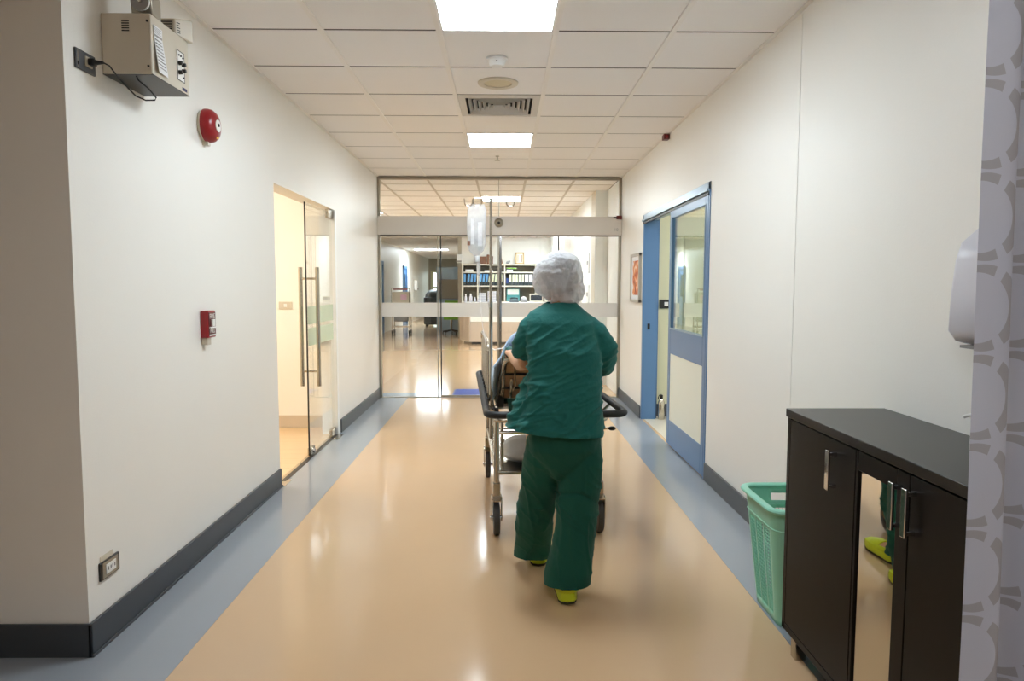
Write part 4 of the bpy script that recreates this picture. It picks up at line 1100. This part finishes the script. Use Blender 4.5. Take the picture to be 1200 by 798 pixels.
for x in (-1, 1):
    for y in (.34, 1.5):
        cx_ = x * .282
        k = P(MB().box(cx_ - .024, cx_ + .024, y - .03, y + .05, .2, .212).box(cx_ - .03, cx_ - .024, y - .03, y + .05, .085, .212).box(cx_ + .024, cx_ + .03, y - .03, y + .05, .085, .212)
              .box(cx_ - .02, cx_ + .02, y - .02, y + .02, .212, .29), 'caster', 'steel', bevel=.002)
        P(MB().lathe([(.055, -.017), (.088, -.016), (.093, -.008), (.093, .008), (.088, .016), (.055, .017), (.05, .01), (.02, .012), (.02, -.012), (.05, -.01)], (cx_, y + .01, .093), 'x', 30), 'wheel', 'rubber_grey', k)
        P(MB().lathe([(.012, -.034), (.012, .034), (.001, .035)], (cx_, y + .01, .093), 'x', 10), 'axle', 'chrome', k)
        P(MB().hex([(cx_ - .02, y - .06, .2), (cx_ + .02, y - .06, .2), (cx_ + .02, y - .02, .215), (cx_ - .02, y - .02, .215)], [(cx_ - .02, y - .06, .206), (cx_ + .02, y - .06, .206), (cx_ + .02, y - .02, .222), (cx_ - .02, y - .02, .222)]), 'brake_pedal', 'steel', k)
# levers
lv = P(MB().tube([(.285, .36, .575), (.335, .33, .582)], .006, 8), 'brake_lever', 'steel')
P(MB().ell((.345, .325, .583), .022, .014, .012), 'grip', 'black', lv)
P(MB().box(.277, .293, .33, .36, .52, .59), 'lever_mount', 'black', lv)
lv = P(MB().tube([(-.285, .9, .57), (-.26, .86, .545)], .006, 8), 'brake_lever', 'steel')
P(MB().ell((-.258, .855, .542), .014, .02, .012), 'grip', 'black', lv)
P(MB().tube([(-.255 + .016 * math.cos(a), .37, .515 + .016 * math.sin(a)) for a in [2 * PI * k / 14 for k in range(14)]], .003, 6, closed=True), 'pull_ring', 'steel')
# raised backrest
bt_, bb_ = Vector((0, .13, .985)), Vector((0, .63, .70))
br = P(MB().tube([(-.235, bb_.y, bb_.z), (-.25, bt_.y + .06, bt_.z - .034), (-.245, bt_.y + .01, bt_.z - .006), (-.22, bt_.y, bt_.z), (.22, bt_.y, bt_.z), (.245, bt_.y + .01, bt_.z - .006), (.25, bt_.y + .06, bt_.z - .034), (.235, bb_.y, bb_.z)], .0125, 10), 'backrest', 'steel')
nrm = Vector((0, .285, .5)).normalized()
def bp2(x, t, h): 
    v = bt_.lerp(bb_, t) + nrm * h
    return (x, v.y, v.z)
P(MB().hex([bp2(-.235, .03, .0), bp2(.235, .03, .0), bp2(.235, .97, .0), bp2(-.235, .97, .0)], [bp2(-.235, .03, .012), bp2(.235, .03, .012), bp2(.235, .97, .012), bp2(-.235, .97, .012)]), 'panel', 'tan_vinyl', br, label='tan underside panel')
P(MB().hex([bp2(-.25, -.01, .013), bp2(.25, -.01, .013), bp2(.25, .98, .013), bp2(-.25, .98, .013)], [bp2(-.25, -.01, .075), bp2(.25, -.01, .075), bp2(.25, .98, .075), bp2(-.25, .98, .075)]), 'back_cushion', 'teal_vinyl', br, bevel=.02)
for t in (.32, .66):
    P(MB().tube([bp2(-.245, t, -.008), bp2(.245, t, -.008)], .007, 8), 'cross_rod', 'alu_dark', br)
for x in (-.2, -.12, .12, .2):
    P(MB().tube([bp2(x, .05, -.012), bp2(x + .02, .5, -.03), bp2(x, .95, -.012)], .0045, 8), 'stay_wire', 'steel', br)
for k in range(4):
    x = -.262 - .005 * (k % 2)
    P(MB().tube([bp2(x + .006 * k, .0 + .05 * k, .02 - .012 * k), bp2(x, .5, .03 - .014 * k), bp2(x, .96, .01 - .012 * k)], .0038, 6), 'edge_spring', 'alu_dark' if k % 2 else 'steel', br)
P(MB().tube([(-.2, .5, .66), bp2(-.2, .45, 0)], .008, 8), 'prop_strut', 'steel', br)
P(MB().tube([(.2, .5, .66), bp2(.2, .45, 0)], .008, 8), 'prop_strut', 'steel', br)
P(MB().box(-.265, -.225, .60, .66, .655, .73), 'hinge_block', 'alu_dark', br, bevel=.006)
P(MB().box(.225, .265, .60, .66, .655, .73), 'hinge_block', 'alu_dark', br, bevel=.006)
P(MB().box(-.26, .26, .65, 1.6, .676, .742), 'mattress', 'teal_vinyl', bevel=.02)
# hanging apron of the cushion under the raised back
P(MB().hex([(-.2, .45, .60), (.22, .45, .60), (.22, .47, .60), (-.2, .47, .60)], [(-.22, .40, .74), (.22, .40, .74), (.22, .42, .74), (-.22, .42, .74)]), 'apron', 'teal_vinyl')
# side guards
for x in (-1, 1):
    gx = x * .318
    g = P(MB().tube(arc((gx, .57, .985), (gx, .575, 1.03), (gx, .63, 1.033), 4) + arc((gx, 1.50, 1.033), (gx, 1.56, 1.03), (gx, 1.562, .985), 4), .0125, 10), 'side_guard', 'steel')
    for i in range(7):
        y = .572 + i * .165
        zt_ = .99 if i in (0, 6) else 1.03
        P(MB().box(gx - .006, gx + .006, y - .016, y + .016, .70, zt_), 'guard_bar', 'steel', g, bevel=.003)
        P(MB().box(gx - .0125, gx + .0125, y - .022, y + .022, .685, .72), 'pivot', 'black', g, bevel=.003)
    P(MB().tube([(gx, .55, .70), (gx, 1.58, .70)], .011, 8), 'guard_base', 'steel', g)
    for y in (.58, 1.56):
        P(MB().tube([(gx, y, .70), (x * .288, y, .658)], .009, 8), 'guard_mount', 'steel', g)

# drip stand fixed to the stretcher, carrying a drip bag
Mst = MW[st.name]
def W(x, y, z): return tuple(Mst @ Vector((x, y, z)))
iv = thing('drip_pole', 'slim steel drip pole with hooks fixed to the stretcher side', 'pole', W(-.306, .5, .55))
px_, py_, _ = W(-.306, .5, 0)
part(MB().tube([(px_, py_, .5), (px_, py_, 1.25)], .0105, 12), 'lower_tube', 'steel', iv)
part(MB().tube([(px_, py_, 1.25), (px_, py_, 1.832)], .0075, 12), 'upper_tube', 'steel', iv)
part(MB().tube([(px_, py_, 1.235), (px_, py_, 1.265)], .013, 12), 'collar', 'chrome', iv)
part(MB().box(px_ - .016, px_ + .045, py_ - .016, py_ + .016, .64, .67), 'clamp', 'black', iv, bevel=.003)
part(MB().tube([(px_, py_ - .012, .656), (px_, py_ - .05, .64)], [.006, .01], 10), 'clamp_knob', 'black', iv)
hz = 1.832
part(MB().tube([(px_ - .09, py_, hz), (px_ + .075, py_, hz)], .0042, 8), 'hook_bar', 'steel', iv)
for s, x0 in ((1, px_ + .075), (-1, px_ - .04), (-1, px_ - .09)):
    pth = [(x0, py_, hz), (x0 + .010, py_, hz - .008)] + [(x0 + .032 - .022 * math.cos(a), py_, hz - .022 - .022 * math.sin(a)) for a in [PI * k / 8 for k in range(9)]] + [(x0 + .056, py_, hz - .002)]
    if s < 0: pth = [(2 * x0 - x, y, z) for x, y, z in pth]
    part(MB().tube(pth, .0038, 8), 'hook', 'steel', iv)
bagx = px_ - .078
bg = thing('drip_bag', 'clear soft drip bag hanging from the pole hook', 'drip bag', (bagx, py_, 1.5))
rings = []
for (z, hw, hd) in ((1.785, .045, .004), (1.77, .052, .008), (1.74, .053, .02), (1.66, .052, .026), (1.58, .050, .026), (1.545, .040, .022), (1.525, .018, .012), (1.515, .010, .008)):
    rings.append([(bagx + hw * math.cos(a) * (1 + .05 * math.sin(z * 40 + a)), py_ + hd * math.sin(a), z) for a in [2 * PI * k / 24 for k in range(24)]])
part(MB().loft(rings), 'pouch', 'iv_plastic', bg)
part(MB().box(bagx - .045, bagx + .045, py_ - .003, py_ + .003, 1.78, 1.80), 'hanger_tab', 'iv_plastic', bg)
part(MB().box(bagx - .03, bagx - .012, py_ - .0275, py_ - .0268, 1.58, 1.72).box(bagx + .008, bagx + .03, py_ - .0275, py_ - .0268, 1.57, 1.70), 'label_film', 'iv_label', bg)
part(MB().lathe([(.03, .0), (.036, .02), (.034, .06), (.02, .07)], (bagx + .004, py_, 1.545), n=18), 'liquid', 'iv_film', bg)
part(MB().lathe([(.012, 0), (.014, .004), (.014, .028), (.010, .034)], (bagx + .004, py_, 1.485), n=14), 'port_cap', 'white_plastic', bg)
part(MB().box(bagx - .05, bagx - .035, py_ - .018, py_ - .01, 1.575, 1.60), 'clip', 'brown_wood', bg)
ds_ = thing('drip_line', 'thin clear drip tube with chamber running down to the stretcher', 'tube', (bagx, py_, 1.0))
part(MB().lathe([(.002, -.075), (.009, -.065), (.011, -.02), (.011, 0), (.004, .004)], (bagx + .01, py_, 1.482), n=14), 'drip_chamber', 'iv_plastic', ds_)
part(MB().tube([(bagx + .012, py_, 1.41), (bagx + .02, py_, 1.3), (bagx + .03, py_ - .003, 1.15), (bagx + .05, py_ + .02, 1.02), (bagx + .10, py_ + .10, .99), (bagx + .17, py_ + .16, 1.0), (bagx + .22, py_ + .17, 1.02)], .0022, 6), 'line', 'white_plastic', ds_)
part(MB().box(bagx + .016, bagx + .028, py_ - .006, py_ + .006, 1.2, 1.235), 'roller_clamp', 'white_plastic', ds_)

# bedding
bl = thing('blanket', 'blue sheet heaped over the stretcher beside the raised back', 'blanket', W(0, .9, .74), CA)
NX, NY = 40, 56
vs = []
def bl_z(x, y):
    t = max(0, min(1, (y - .13) / .5))
    base = bt_.z + (bb_.z - bt_.z) * t + .09 * (1 - t) + .045 * t
    if y > .63: base = .745
    s = max(0, 1 - (x / .25) ** 2) ** .5
    hump = s * (.15 if y < .8 else .15 - .05 * (y - .8))
    e = min(1, max(0, (abs(x) - .25) / .06))
    z = base + hump - e * (.05 if y > .6 else .09)
    z += .014 * noise.noise(Vector((x * 9, y * 9, 1))) + .007 * noise.noise(Vector((x * 22, y * 22, 4)))
    return z
for j in range(NY + 1):
    for i in range(NX + 1):
        x = -.30 + .60 * i / NX; y = .27 + 1.3 * j / NY
        vs.append((x, y - .9, bl_z(x, y) + .012 - .74))
fs = [(j * (NX + 1) + i, j * (NX + 1) + i + 1, (j + 1) * (NX + 1) + i + 1, (j + 1) * (NX + 1) + i) for j in range(NY) for i in range(NX)]
bo = part(MB().add(vs, fs), 'cloth', 'blue_cloth', bl, local=True)
md = bo.modifiers.new('thickness', 'SOLIDIFY'); md.thickness = .006
hem = [(-.30 + .6 * i / 30, -.63 + .004, bl_z(-.30 + .6 * i / 30, .27) + .012 - .74) for i in range(31)]
part(MB().tube(hem, .007, 8), 'hem', 'blue_cloth', bl, local=True)
pw = thing('pillow', 'white pillow on the raised back of the stretcher', 'pillow', W(0, .25, .96), CA)
pv = []
for j in range(13):
    for i in range(21):
        u, v = i / 10 - 1, j / 6 - 1
        th = (max(0, 1 - u ** 4) * max(0, 1 - v ** 4)) ** .5 * .05
        c_ = bt_.lerp(bb_, .22 + .2 * v) + nrm * (.085)
        pv.append((u * .21, c_.y + nrm.y * th - .25, c_.z + nrm.z * th - .96))
npv = len(pv)
pv2 = [(x, y - nrm.y * .02, z - nrm.z * .02) for x, y, z in pv]
pf_ = [(j * 21 + i, j * 21 + i + 1, (j + 1) * 21 + i + 1, (j + 1) * 21 + i) for j in range(12) for i in range(20)]
edge = [i for i in range(21)] + [j * 21 + 20 for j in range(1, 13)] + [12 * 21 + i for i in range(19, -1, -1)] + [j * 21 for j in range(11, 0, -1)]
part(MB().add(pv + pv2, pf_ + [tuple(q + npv for q in reversed(f)) for f in pf_] + [(edge[k], edge[(k + 1) % len(edge)], edge[(k + 1) % len(edge)] + npv, edge[k] + npv) for k in range(len(edge))]), 'case', 'white_cloth', pw, local=True)
sb = thing('plastic_bag', 'crumpled grey plastic bag on the lower stretcher shelf', 'bag', W(-.09, .6, .349), CA)
mb = MB().ell((0, 0, .068), .15, .2, .07, 34, 20)
vs = []
for v in mb.v:
    p_ = Vector(v)
    k = 1 + .16 * noise.noise(p_ * 9) + .10 * abs(noise.noise(p_ * 22))
    q = Vector((p_.x * k, p_.y * k, (p_.z - .068) * k + .068))
    q.z = max(.001, q.z)
    vs.append(q)
mb.v = vs
part(mb, 'film', 'plastic_bag', sb, local=True)
part(MB().tube([(.05, -.17, .11), (.06, -.2, .13), (.04, -.215, .15)], [.02, .008, .02], 10), 'knot', 'plastic_bag', sb, local=True)

# ------------------------------------------------------------------ nurse
def voxel_mesh(name, mb, voxel, smooth_it, m, disp=None, cut=None, plane=None):
    me = bpy.data.meshes.new(name + '_raw')
    me.from_pydata([tuple(v) for v in mb.v], [], mb.f)
    bm = bmesh.new(); bm.from_mesh(me); bmesh.ops.recalc_face_normals(bm, faces=bm.faces); bm.to_mesh(me); bm.free()
    o = bpy.data.objects.new(name + '_raw', me); COL.objects.link(o)
    md = o.modifiers.new('r', 'REMESH'); md.mode = 'VOXEL'; md.voxel_size = voxel
    if smooth_it:
        ms = o.modifiers.new('s', 'SMOOTH'); ms.iterations = smooth_it; ms.factor = .5
    out = bpy.data.meshes.new_from_object(o.evaluated_get(bpy.context.evaluated_depsgraph_get()))
    out.name = name
    bpy.data.objects.remove(o); bpy.data.meshes.remove(me)
    if disp:
        nv = len(out.vertices)
        co = np.empty(nv * 3); out.vertices.foreach_get('co', co); co = co.reshape(-1, 3)
        no = np.array([v.normal[:] for v in out.vertices])
        d = np.array([disp(Vector(c), Vector(q)) for c, q in zip(co, no)])
        co += no * d[:, None]
        out.vertices.foreach_set('co', co.ravel())
    if cut:
        bm = bmesh.new(); bm.from_mesh(out)
        bmesh.ops.delete(bm, geom=[f for f in bm.faces if cut(f.calc_center_median(), f.normal)], context='FACES')
        bm.to_mesh(out); bm.free()
    if plane:
        bm = bmesh.new(); bm.from_mesh(out)
        bmesh.ops.bisect_plane(bm, geom=bm.verts[:] + bm.edges[:] + bm.faces[:], plane_co=plane[0], plane_no=plane[1], clear_inner=True)
        bm.to_mesh(out); bm.free()
    out.materials.clear(); out.materials.append(MATS[m])
    out.shade_smooth()
    return out
def mesh_part(me, name, parent):
    o = bpy.data.objects.new(name, me); COL.objects.link(o); o.parent = parent
    Mi = MW[parent.name].inverted()
    me.transform(Mi); MW[o.name] = MW[parent.name]
    return o
def sring(c, rx, ry, n=28, p=2.4, tilt=0):
    out = []
    for k in range(n):
        a = 2 * PI * k / n
        cx_, sx_ = math.cos(a), math.sin(a)
        x = math.copysign(abs(cx_) ** (2 / p), cx_) * rx; y = math.copysign(abs(sx_) ** (2 / p), sx_) * ry
        out.append((c[0] + x, c[1] + y, c[2] + tilt * x))
    return out

nu = thing('person', 'person in green scrubs and white bouffant cap pushing the stretcher', 'person', (.25, 3.0, 0))
# body: one continuous surface
b = MB()
b.loft([sring(c, rx, ry) for c, rx, ry in (((.25, 3.0, .70), .13, .09), ((.25, 3.0, .80), .145, .105), ((.255, 3.0, .9), .125, .095), ((.257, 3.02, 1.0), .12, .09), ((.255, 3.04, 1.1), .135, .09), ((.25, 3.06, 1.18), .13, .08), ((.25, 3.075, 1.225), .085, .06))])
b.tube([(.25, 3.07, 1.20), (.252, 3.095, 1.28), (.252, 3.12, 1.33)], [.05, .045, .05], 16)
hc = Vector((.252, 3.145, 1.385))
b.ell(hc, .073, .09, .1, 24, 16)                                   # skull
b.ell(hc + Vector((0, .045, -.05)), .055, .055, .06, 20, 12)       # jaw
b.tube([hc + Vector((0, .088, .012)), hc + Vector((0, .108, -.018)), hc + Vector((0, .095, -.03))], [.007, .011, .009], 10)   # nose
b.ell(hc + Vector((0, .094, -.055)), .022, .010, .007, 12, 8)      # lips
b.ell(hc + Vector((0, .094, -.066)), .020, .010, .007, 12, 8)
for s in (-1, 1):
    b.ell(hc + Vector((s * .074, .005, -.01)), .009, .018, .028, 12, 10)
# arms
b.tube([(.16, 3.06, 1.18), (.12, 3.07, 1.14), (.102, 3.085, 1.07), (.098, 3.11, 1.018), (.082, 3.20, .998), (.055, 3.36, 1.002), (.045, 3.43, 1.008)], [.035, .042, .04, .038, .036, .027, .024], 14)
b.tube([(.35, 3.06, 1.18), (.40, 3.06, 1.13), (.435, 3.065, 1.06), (.44, 3.09, 1.02), (.45, 3.2, 1.005), (.465, 3.38, 1.0), (.47, 3.45, 1.0)], [.045, .045, .04, .038, .036, .027, .024], 14)
def hand(wx, wy, wz, s, ty, tz):
    # palm lies on the tube at (ty, tz), fingers roll over it, thumb hooks under; s = +1 thumb on +x side
    b.tube([(wx, wy - .02, wz), (wx, wy + .02, wz + .004), (wx, wy + .06, wz + .008), (wx, wy + .078, wz + .006)], [(.024, .018), (.034, .017), (.041, .015), (.038, .011)], 14)
    for i, ln in enumerate((.92, 1.0, .95, .78)):
        fx = wx + s * (.030 - .020 * i)
        y0 = wy + .072; z0 = wz + .008
        b.tube([(fx, y0 - .02, z0), (fx, y0 + .026 * ln, z0 + .002), (fx, y0 + .042 * ln, z0 - .018), (fx, y0 + .036 * ln, z0 - .042), (fx, y0 + .022 * ln, z0 - .054)], [.0095, .009, .0085, .008, .0065], 10)
    b.tube([(wx + s * .022, wy + .005, wz), (wx + s * .046, wy + .03, wz - .012), (wx + s * .046, wy + .055, wz - .026), (wx + s * .036, wy + .07, wz - .034)], [.012, .0115, .010, .008], 10)
hand(.045, 3.45, 1.012, 1, 3.53, .985)
hand(.47, 3.475, 1.004, -1, 3.55, .985)
# legs and feet
b.tube([(.325, 3.0, .76), (.33, 3.01, .6), (.325, 3.01, .40), (.305, 2.985, .25), (.285, 2.945, .10), (.28, 2.94, .05)], [.085, .08, .055, .052, .036, .036], 16)
b.tube([(.185, 3.0, .76), (.175, 3.07, .6), (.165, 3.14, .41), (.165, 3.22, .25), (.17, 3.33, .11), (.172, 3.335, .06)], [.085, .08, .055, .052, .036, .036], 16)
b.tube([(.28, 2.935, .045), (.277, 3.0, .045), (.272, 3.07, .036), (.27, 3.11, .03)], [(.03, .03), (.036, .03), (.04, .022), (.03, .014)], 14)
b.tube([(.174, 3.335, .055), (.172, 3.4, .047), (.17, 3.47, .036), (.17, 3.51, .03)], [(.03, .03), (.036, .03), (.04, .022), (.03, .014)], 14)
mesh_part(voxel_mesh('body', b, .0058, 3, 'skin'), 'body', nu)
for s in (-1, 1):
    part(MB().ell(hc + Vector((s * .03, .082, .015)), .012, .008, .008, 12, 8), 'eye', 'eye', nu)
# hair under the cap, gathered low
h = MB().ell(hc + Vector((0, -.012, .016)), .082, .094, .098, 24, 14).ell(hc + Vector((.022, -.055, -.035)), .045, .04, .05, 18, 12)
mesh_part(voxel_mesh('hair', h, .008, 3, 'hair', lambda c, n_: .004 * noise.noise(Vector((c.x * 60, c.y * 60, c.z * 14)))), 'hair', nu)
# bouffant cap
cp_ = MB().ell(hc + Vector((-.004, -.012, .010)), .113, .118, .114, 30, 20).ell(hc + Vector((-.055, -.02, -.01)), .068, .08, .07, 20, 12).ell(hc + Vector((.05, -.03, -.045)), .06, .075, .068, 20, 12).ell(hc + Vector((.010, -.05, -.083)), .056, .058, .052, 20, 12)
def cap_d(c, n_):
    p_ = c - hc
    a = math.atan2(p_.x, -p_.y + .05)
    r = .010 * noise.noise(p_ * 13) + .0055 * abs(noise.noise(Vector((p_.x * 42 + p_.z * 16, p_.y * 42, p_.z * 26 - p_.x * 10)))) - .0026
    r += .0035 * noise.noise(p_ * 60)
    # pinched pleats gathering to the lower rim
    r += .005 * math.sin(a * 17 + 4 * noise.noise(p_ * 9)) * max(0, min(1, (-p_.z + .02) / .08))
    # long fold from crown to nape
    f = p_.x - .028 - .35 * (p_.z + .02)
    r -= .009 * math.exp(-(f / .011) ** 2) * max(0, min(1, (.075 - abs(p_.z - .005)) / .04))
    return r
mesh_part(voxel_mesh('cap', cp_, .0042, 3, 'cap_film', cap_d, lambda c, n_: n_.z < -.75 and c.z < hc.z - .1 and c.y > 3.12), 'cap', nu)
# shirt
s_ = MB()
s_.loft([sring(c, rx, ry, 36, 2.5, tl) for c, rx, ry, tl in (
    ((.236, 2.99, .67), .193, .142, -.06), ((.238, 2.99, .715), .191, .141, -.06), ((.242, 2.99, .76), .186, .139, -.05), ((.252, 2.993, .84), .172, .133, 0), ((.262, 3.0, .92), .160, .124, 0), ((.266, 3.015, 1.0), .158, .12, 0),
    ((.26, 3.03, 1.08), .158, .116, 0), ((.253, 3.045, 1.14), .16, .108, 0), ((.25, 3.055, 1.195), .158, .098, -.05), ((.249, 3.065, 1.232), .14, .084, -.06), ((.252, 3.078, 1.262), .098, .070, -.03), ((.255, 3.09, 1.287), .064, .060, 0))])
s_.tube([(.16, 3.055, 1.205), (.120, 3.065, 1.165), (.105, 3.08, 1.11), (.100, 3.10, 1.075), (.098, 3.118, 1.05)], [.058, .062, .062, .061, .06], 20)
s_.tube([(.34, 3.055, 1.185), (.395, 3.055, 1.14), (.436, 3.055, 1.075), (.44, 3.09, 1.03), (.443, 3.135, 1.006)], [.062, .066, .066, .063, .06], 20)
s_.loft([sring((.125, 3.05, .96), .03, .05, 16, 2), sring((.10, 3.04, .86), .045, .07, 16, 2), sring((.075, 3.03, .78), .05, .08, 16, 2), sring((.066, 3.02, .722), .047, .08, 16, 2), sring((.062, 3.02, .67), .047, .08, 16, 2)])
def ridge(v, s): return (1 - min(1, abs(noise.noise(v)) * s))
def shirt_d(c, n_):
    x, y, z = c
    # soft diagonal drag folds, stronger low on the left and mid back
    u = x * .82 + z * .57; v = -x * .57 + z * .82
    w1 = ridge(Vector((u * 5 + 3, v * 17, y * 4)), 3.2) ** 2
    w2 = ridge(Vector((u * 8 + 9, v * 30 + u * 6, y * 6)), 2.8) ** 3
    w3 = ridge(Vector((x * 9, z * 26 - x * 12, y * 4 + 7)), 3.0) ** 3
    amp = max(0, min(1, (1.25 - z) / .3))
    lft = .55 + .45 * max(0, min(1, (.36 - x) / .2))
    d = amp * lft * (.013 * w1 + .008 * w2 + .007 * w3)
    # hem flare folds
    hm = max(0, min(1, (.84 - z) / .12))
    d += hm * .006 * math.sin(x * 46 + 3 * noise.noise(Vector((x * 5, y * 5, 0))))
    # crease at the armpits
    d += .005 * noise.noise(c * 11)
    return d - .004
def shirt_cut(c, n_):
    if n_.y > .3 and n_.z < .2 and c.y > 3.125 and c.z < 1.08 and c.x > .39: return True
    if c.x < .165 and 1.0 < c.z < 1.1 and (c - Vector((.098, 3.118, 1.05))).dot(Vector((-.05, .58, -.81))) > -.012: return True
    return n_.z > .8 and c.z > 1.277
so = mesh_part(voxel_mesh('shirt', s_, .0056, 4, 'scrub', shirt_d, shirt_cut, ((.25, 3, .727), (.075, 0, 1))), 'shirt', nu)
md = so.modifiers.new('cloth', 'SOLIDIFY'); md.thickness = .0025; md.offset = 0
# trousers
t_ = MB()
t_.loft([sring(c, rx, ry, 30, 2.4) for c, rx, ry in (((.255, 3.0, .52), .04, .05), ((.257, 2.997, .58), .10, .09), ((.259, 2.993, .65), .152, .115), ((.26, 2.99, .71), .158, .119), ((.255, 2.99, .78), .148, .112), ((.255, 2.995, .85), .145, .11))])
t_.tube([(.335, 2.99, .72), (.337, 3.0, .60), (.331, 3.005, .50), (.324, 2.998, .41), (.313, 2.98, .30), (.298, 2.962, .20), (.284, 2.945, .12), (.276, 2.938, .064), (.272, 2.935, .02)], [.082, (.092, .10), (.092, .096), (.093, .096), (.091, .094), (.09, .096), (.092, .10), (.092, .105), (.092, .105)], 24)
t_.tube([(.185, 2.995, .72), (.178, 3.03, .60), (.169, 3.08, .50), (.158, 3.12, .41), (.148, 3.17, .30), (.142, 3.225, .20), (.142, 3.275, .12), (.146, 3.30, .05), (.148, 3.305, .01)], [.082, (.088, .095), (.084, .09), (.08, .088), (.077, .086), (.077, .088), (.078, .09), (.075, .092), (.075, .092)], 24)
def tr_d(c, n_):
    x, y, z = c
    w1 = ridge(Vector((x * 16, y * 6, z * 4 + x * 5)), 2.6) ** 2
    w2 = ridge(Vector((x * 6 + 4, y * 4, z * 17 + x * 14)), 3.2) ** 3
    low = max(0, min(1, (.62 - z) / .2))
    d = .007 * w1 * (.4 + .6 * low) + .007 * w2 * (.35 + .65 * math.exp(-((z - .42) / .12) ** 2)) - .006
    d += .006 * noise.noise(c * 8)
    # pulled fold behind the right knee
    if x > .23: d -= .010 * math.exp(-((z - .452 + .22 * (x - .30) ** 2 * 20 - .02) / .008) ** 2) * (1 if y < 3.02 else 0)
    return d
to = mesh_part(voxel_mesh('trousers', t_, .0056, 4, 'scrub_trouser', tr_d, None, ((.27, 2.86, .078), (0, .05, 1))), 'trousers', nu)
md = to.modifiers.new('cloth', 'SOLIDIFY'); md.thickness = .0025; md.offset = 0
# shoes
def shoe(x, yh, z0, lb):
    sh = thing('clog', lb, 'shoe', (x, yh + .1, 0), group='yellow clogs of the person in scrubs')
    def outl(s_, z, lift=0):
        base = [(-.033, .0), (-.024, -.022), (0, -.03), (.024, -.022), (.033, .0), (.036, .06), (.042, .13), (.043, .17), (.034, .205), (0, .222), (-.034, .205), (-.043, .17), (-.042, .13), (-.036, .06)]
        return [(x + a * s_ * 1.18, yh + (q - .09) * s_ + .09, z + z0 + lift * max(0, .5 - q)) for a, q in base]
    part(MB().loft([outl(.97, 0), outl(1.0, .004), outl(1.0, .009), outl(.98, .011)]), 'sole', 'shoe_sole', sh)
    up = part(MB().loft([outl(.98, .010), outl(1.04, .018), outl(1.04, .036), outl(1.0, .052)]), 'footbed', 'yellow_shoe', sh)
    pth = []
    part(MB().tube([(x - 0.0484, yh + .07, z0 + .055), (x - 0.0448, yh + .0, z0 + .062), (x - 0.0283, yh - .026, z0 + .064), (x, yh - .034, z0 + .064), (x + 0.0283, yh - .026, z0 + .064), (x + 0.0448, yh + .0, z0 + .062), (x + 0.0484, yh + .07, z0 + .055)], [(.005, .013)] * 7, 10), 'heel_strap', 'yellow_shoe', sh)
    v = MB()
    rr = []
    for q, hw, hh in ((.085, .042, .078), (.11, .046, .078), (.15, .047, .068), (.19, .040, .055), (.215, .02, .036)):
        rr.append([(x + 1.1 * hw * math.cos(a), yh + q, z0 + .03 + (hh - .03) * math.sin(a)) for a in [PI * k / 12 for k in range(13)]] + [(x, yh + q, z0 + .03)])
    part(v.loft(rr), 'vamp', 'yellow_shoe', sh)
    return sh
shoe(.275, 2.91, .001, 'bright yellow clog with bare heel showing below the trouser hem')
shoe(.172, 3.325, .001, 'bright yellow clog mostly hidden behind the trailing trouser leg')
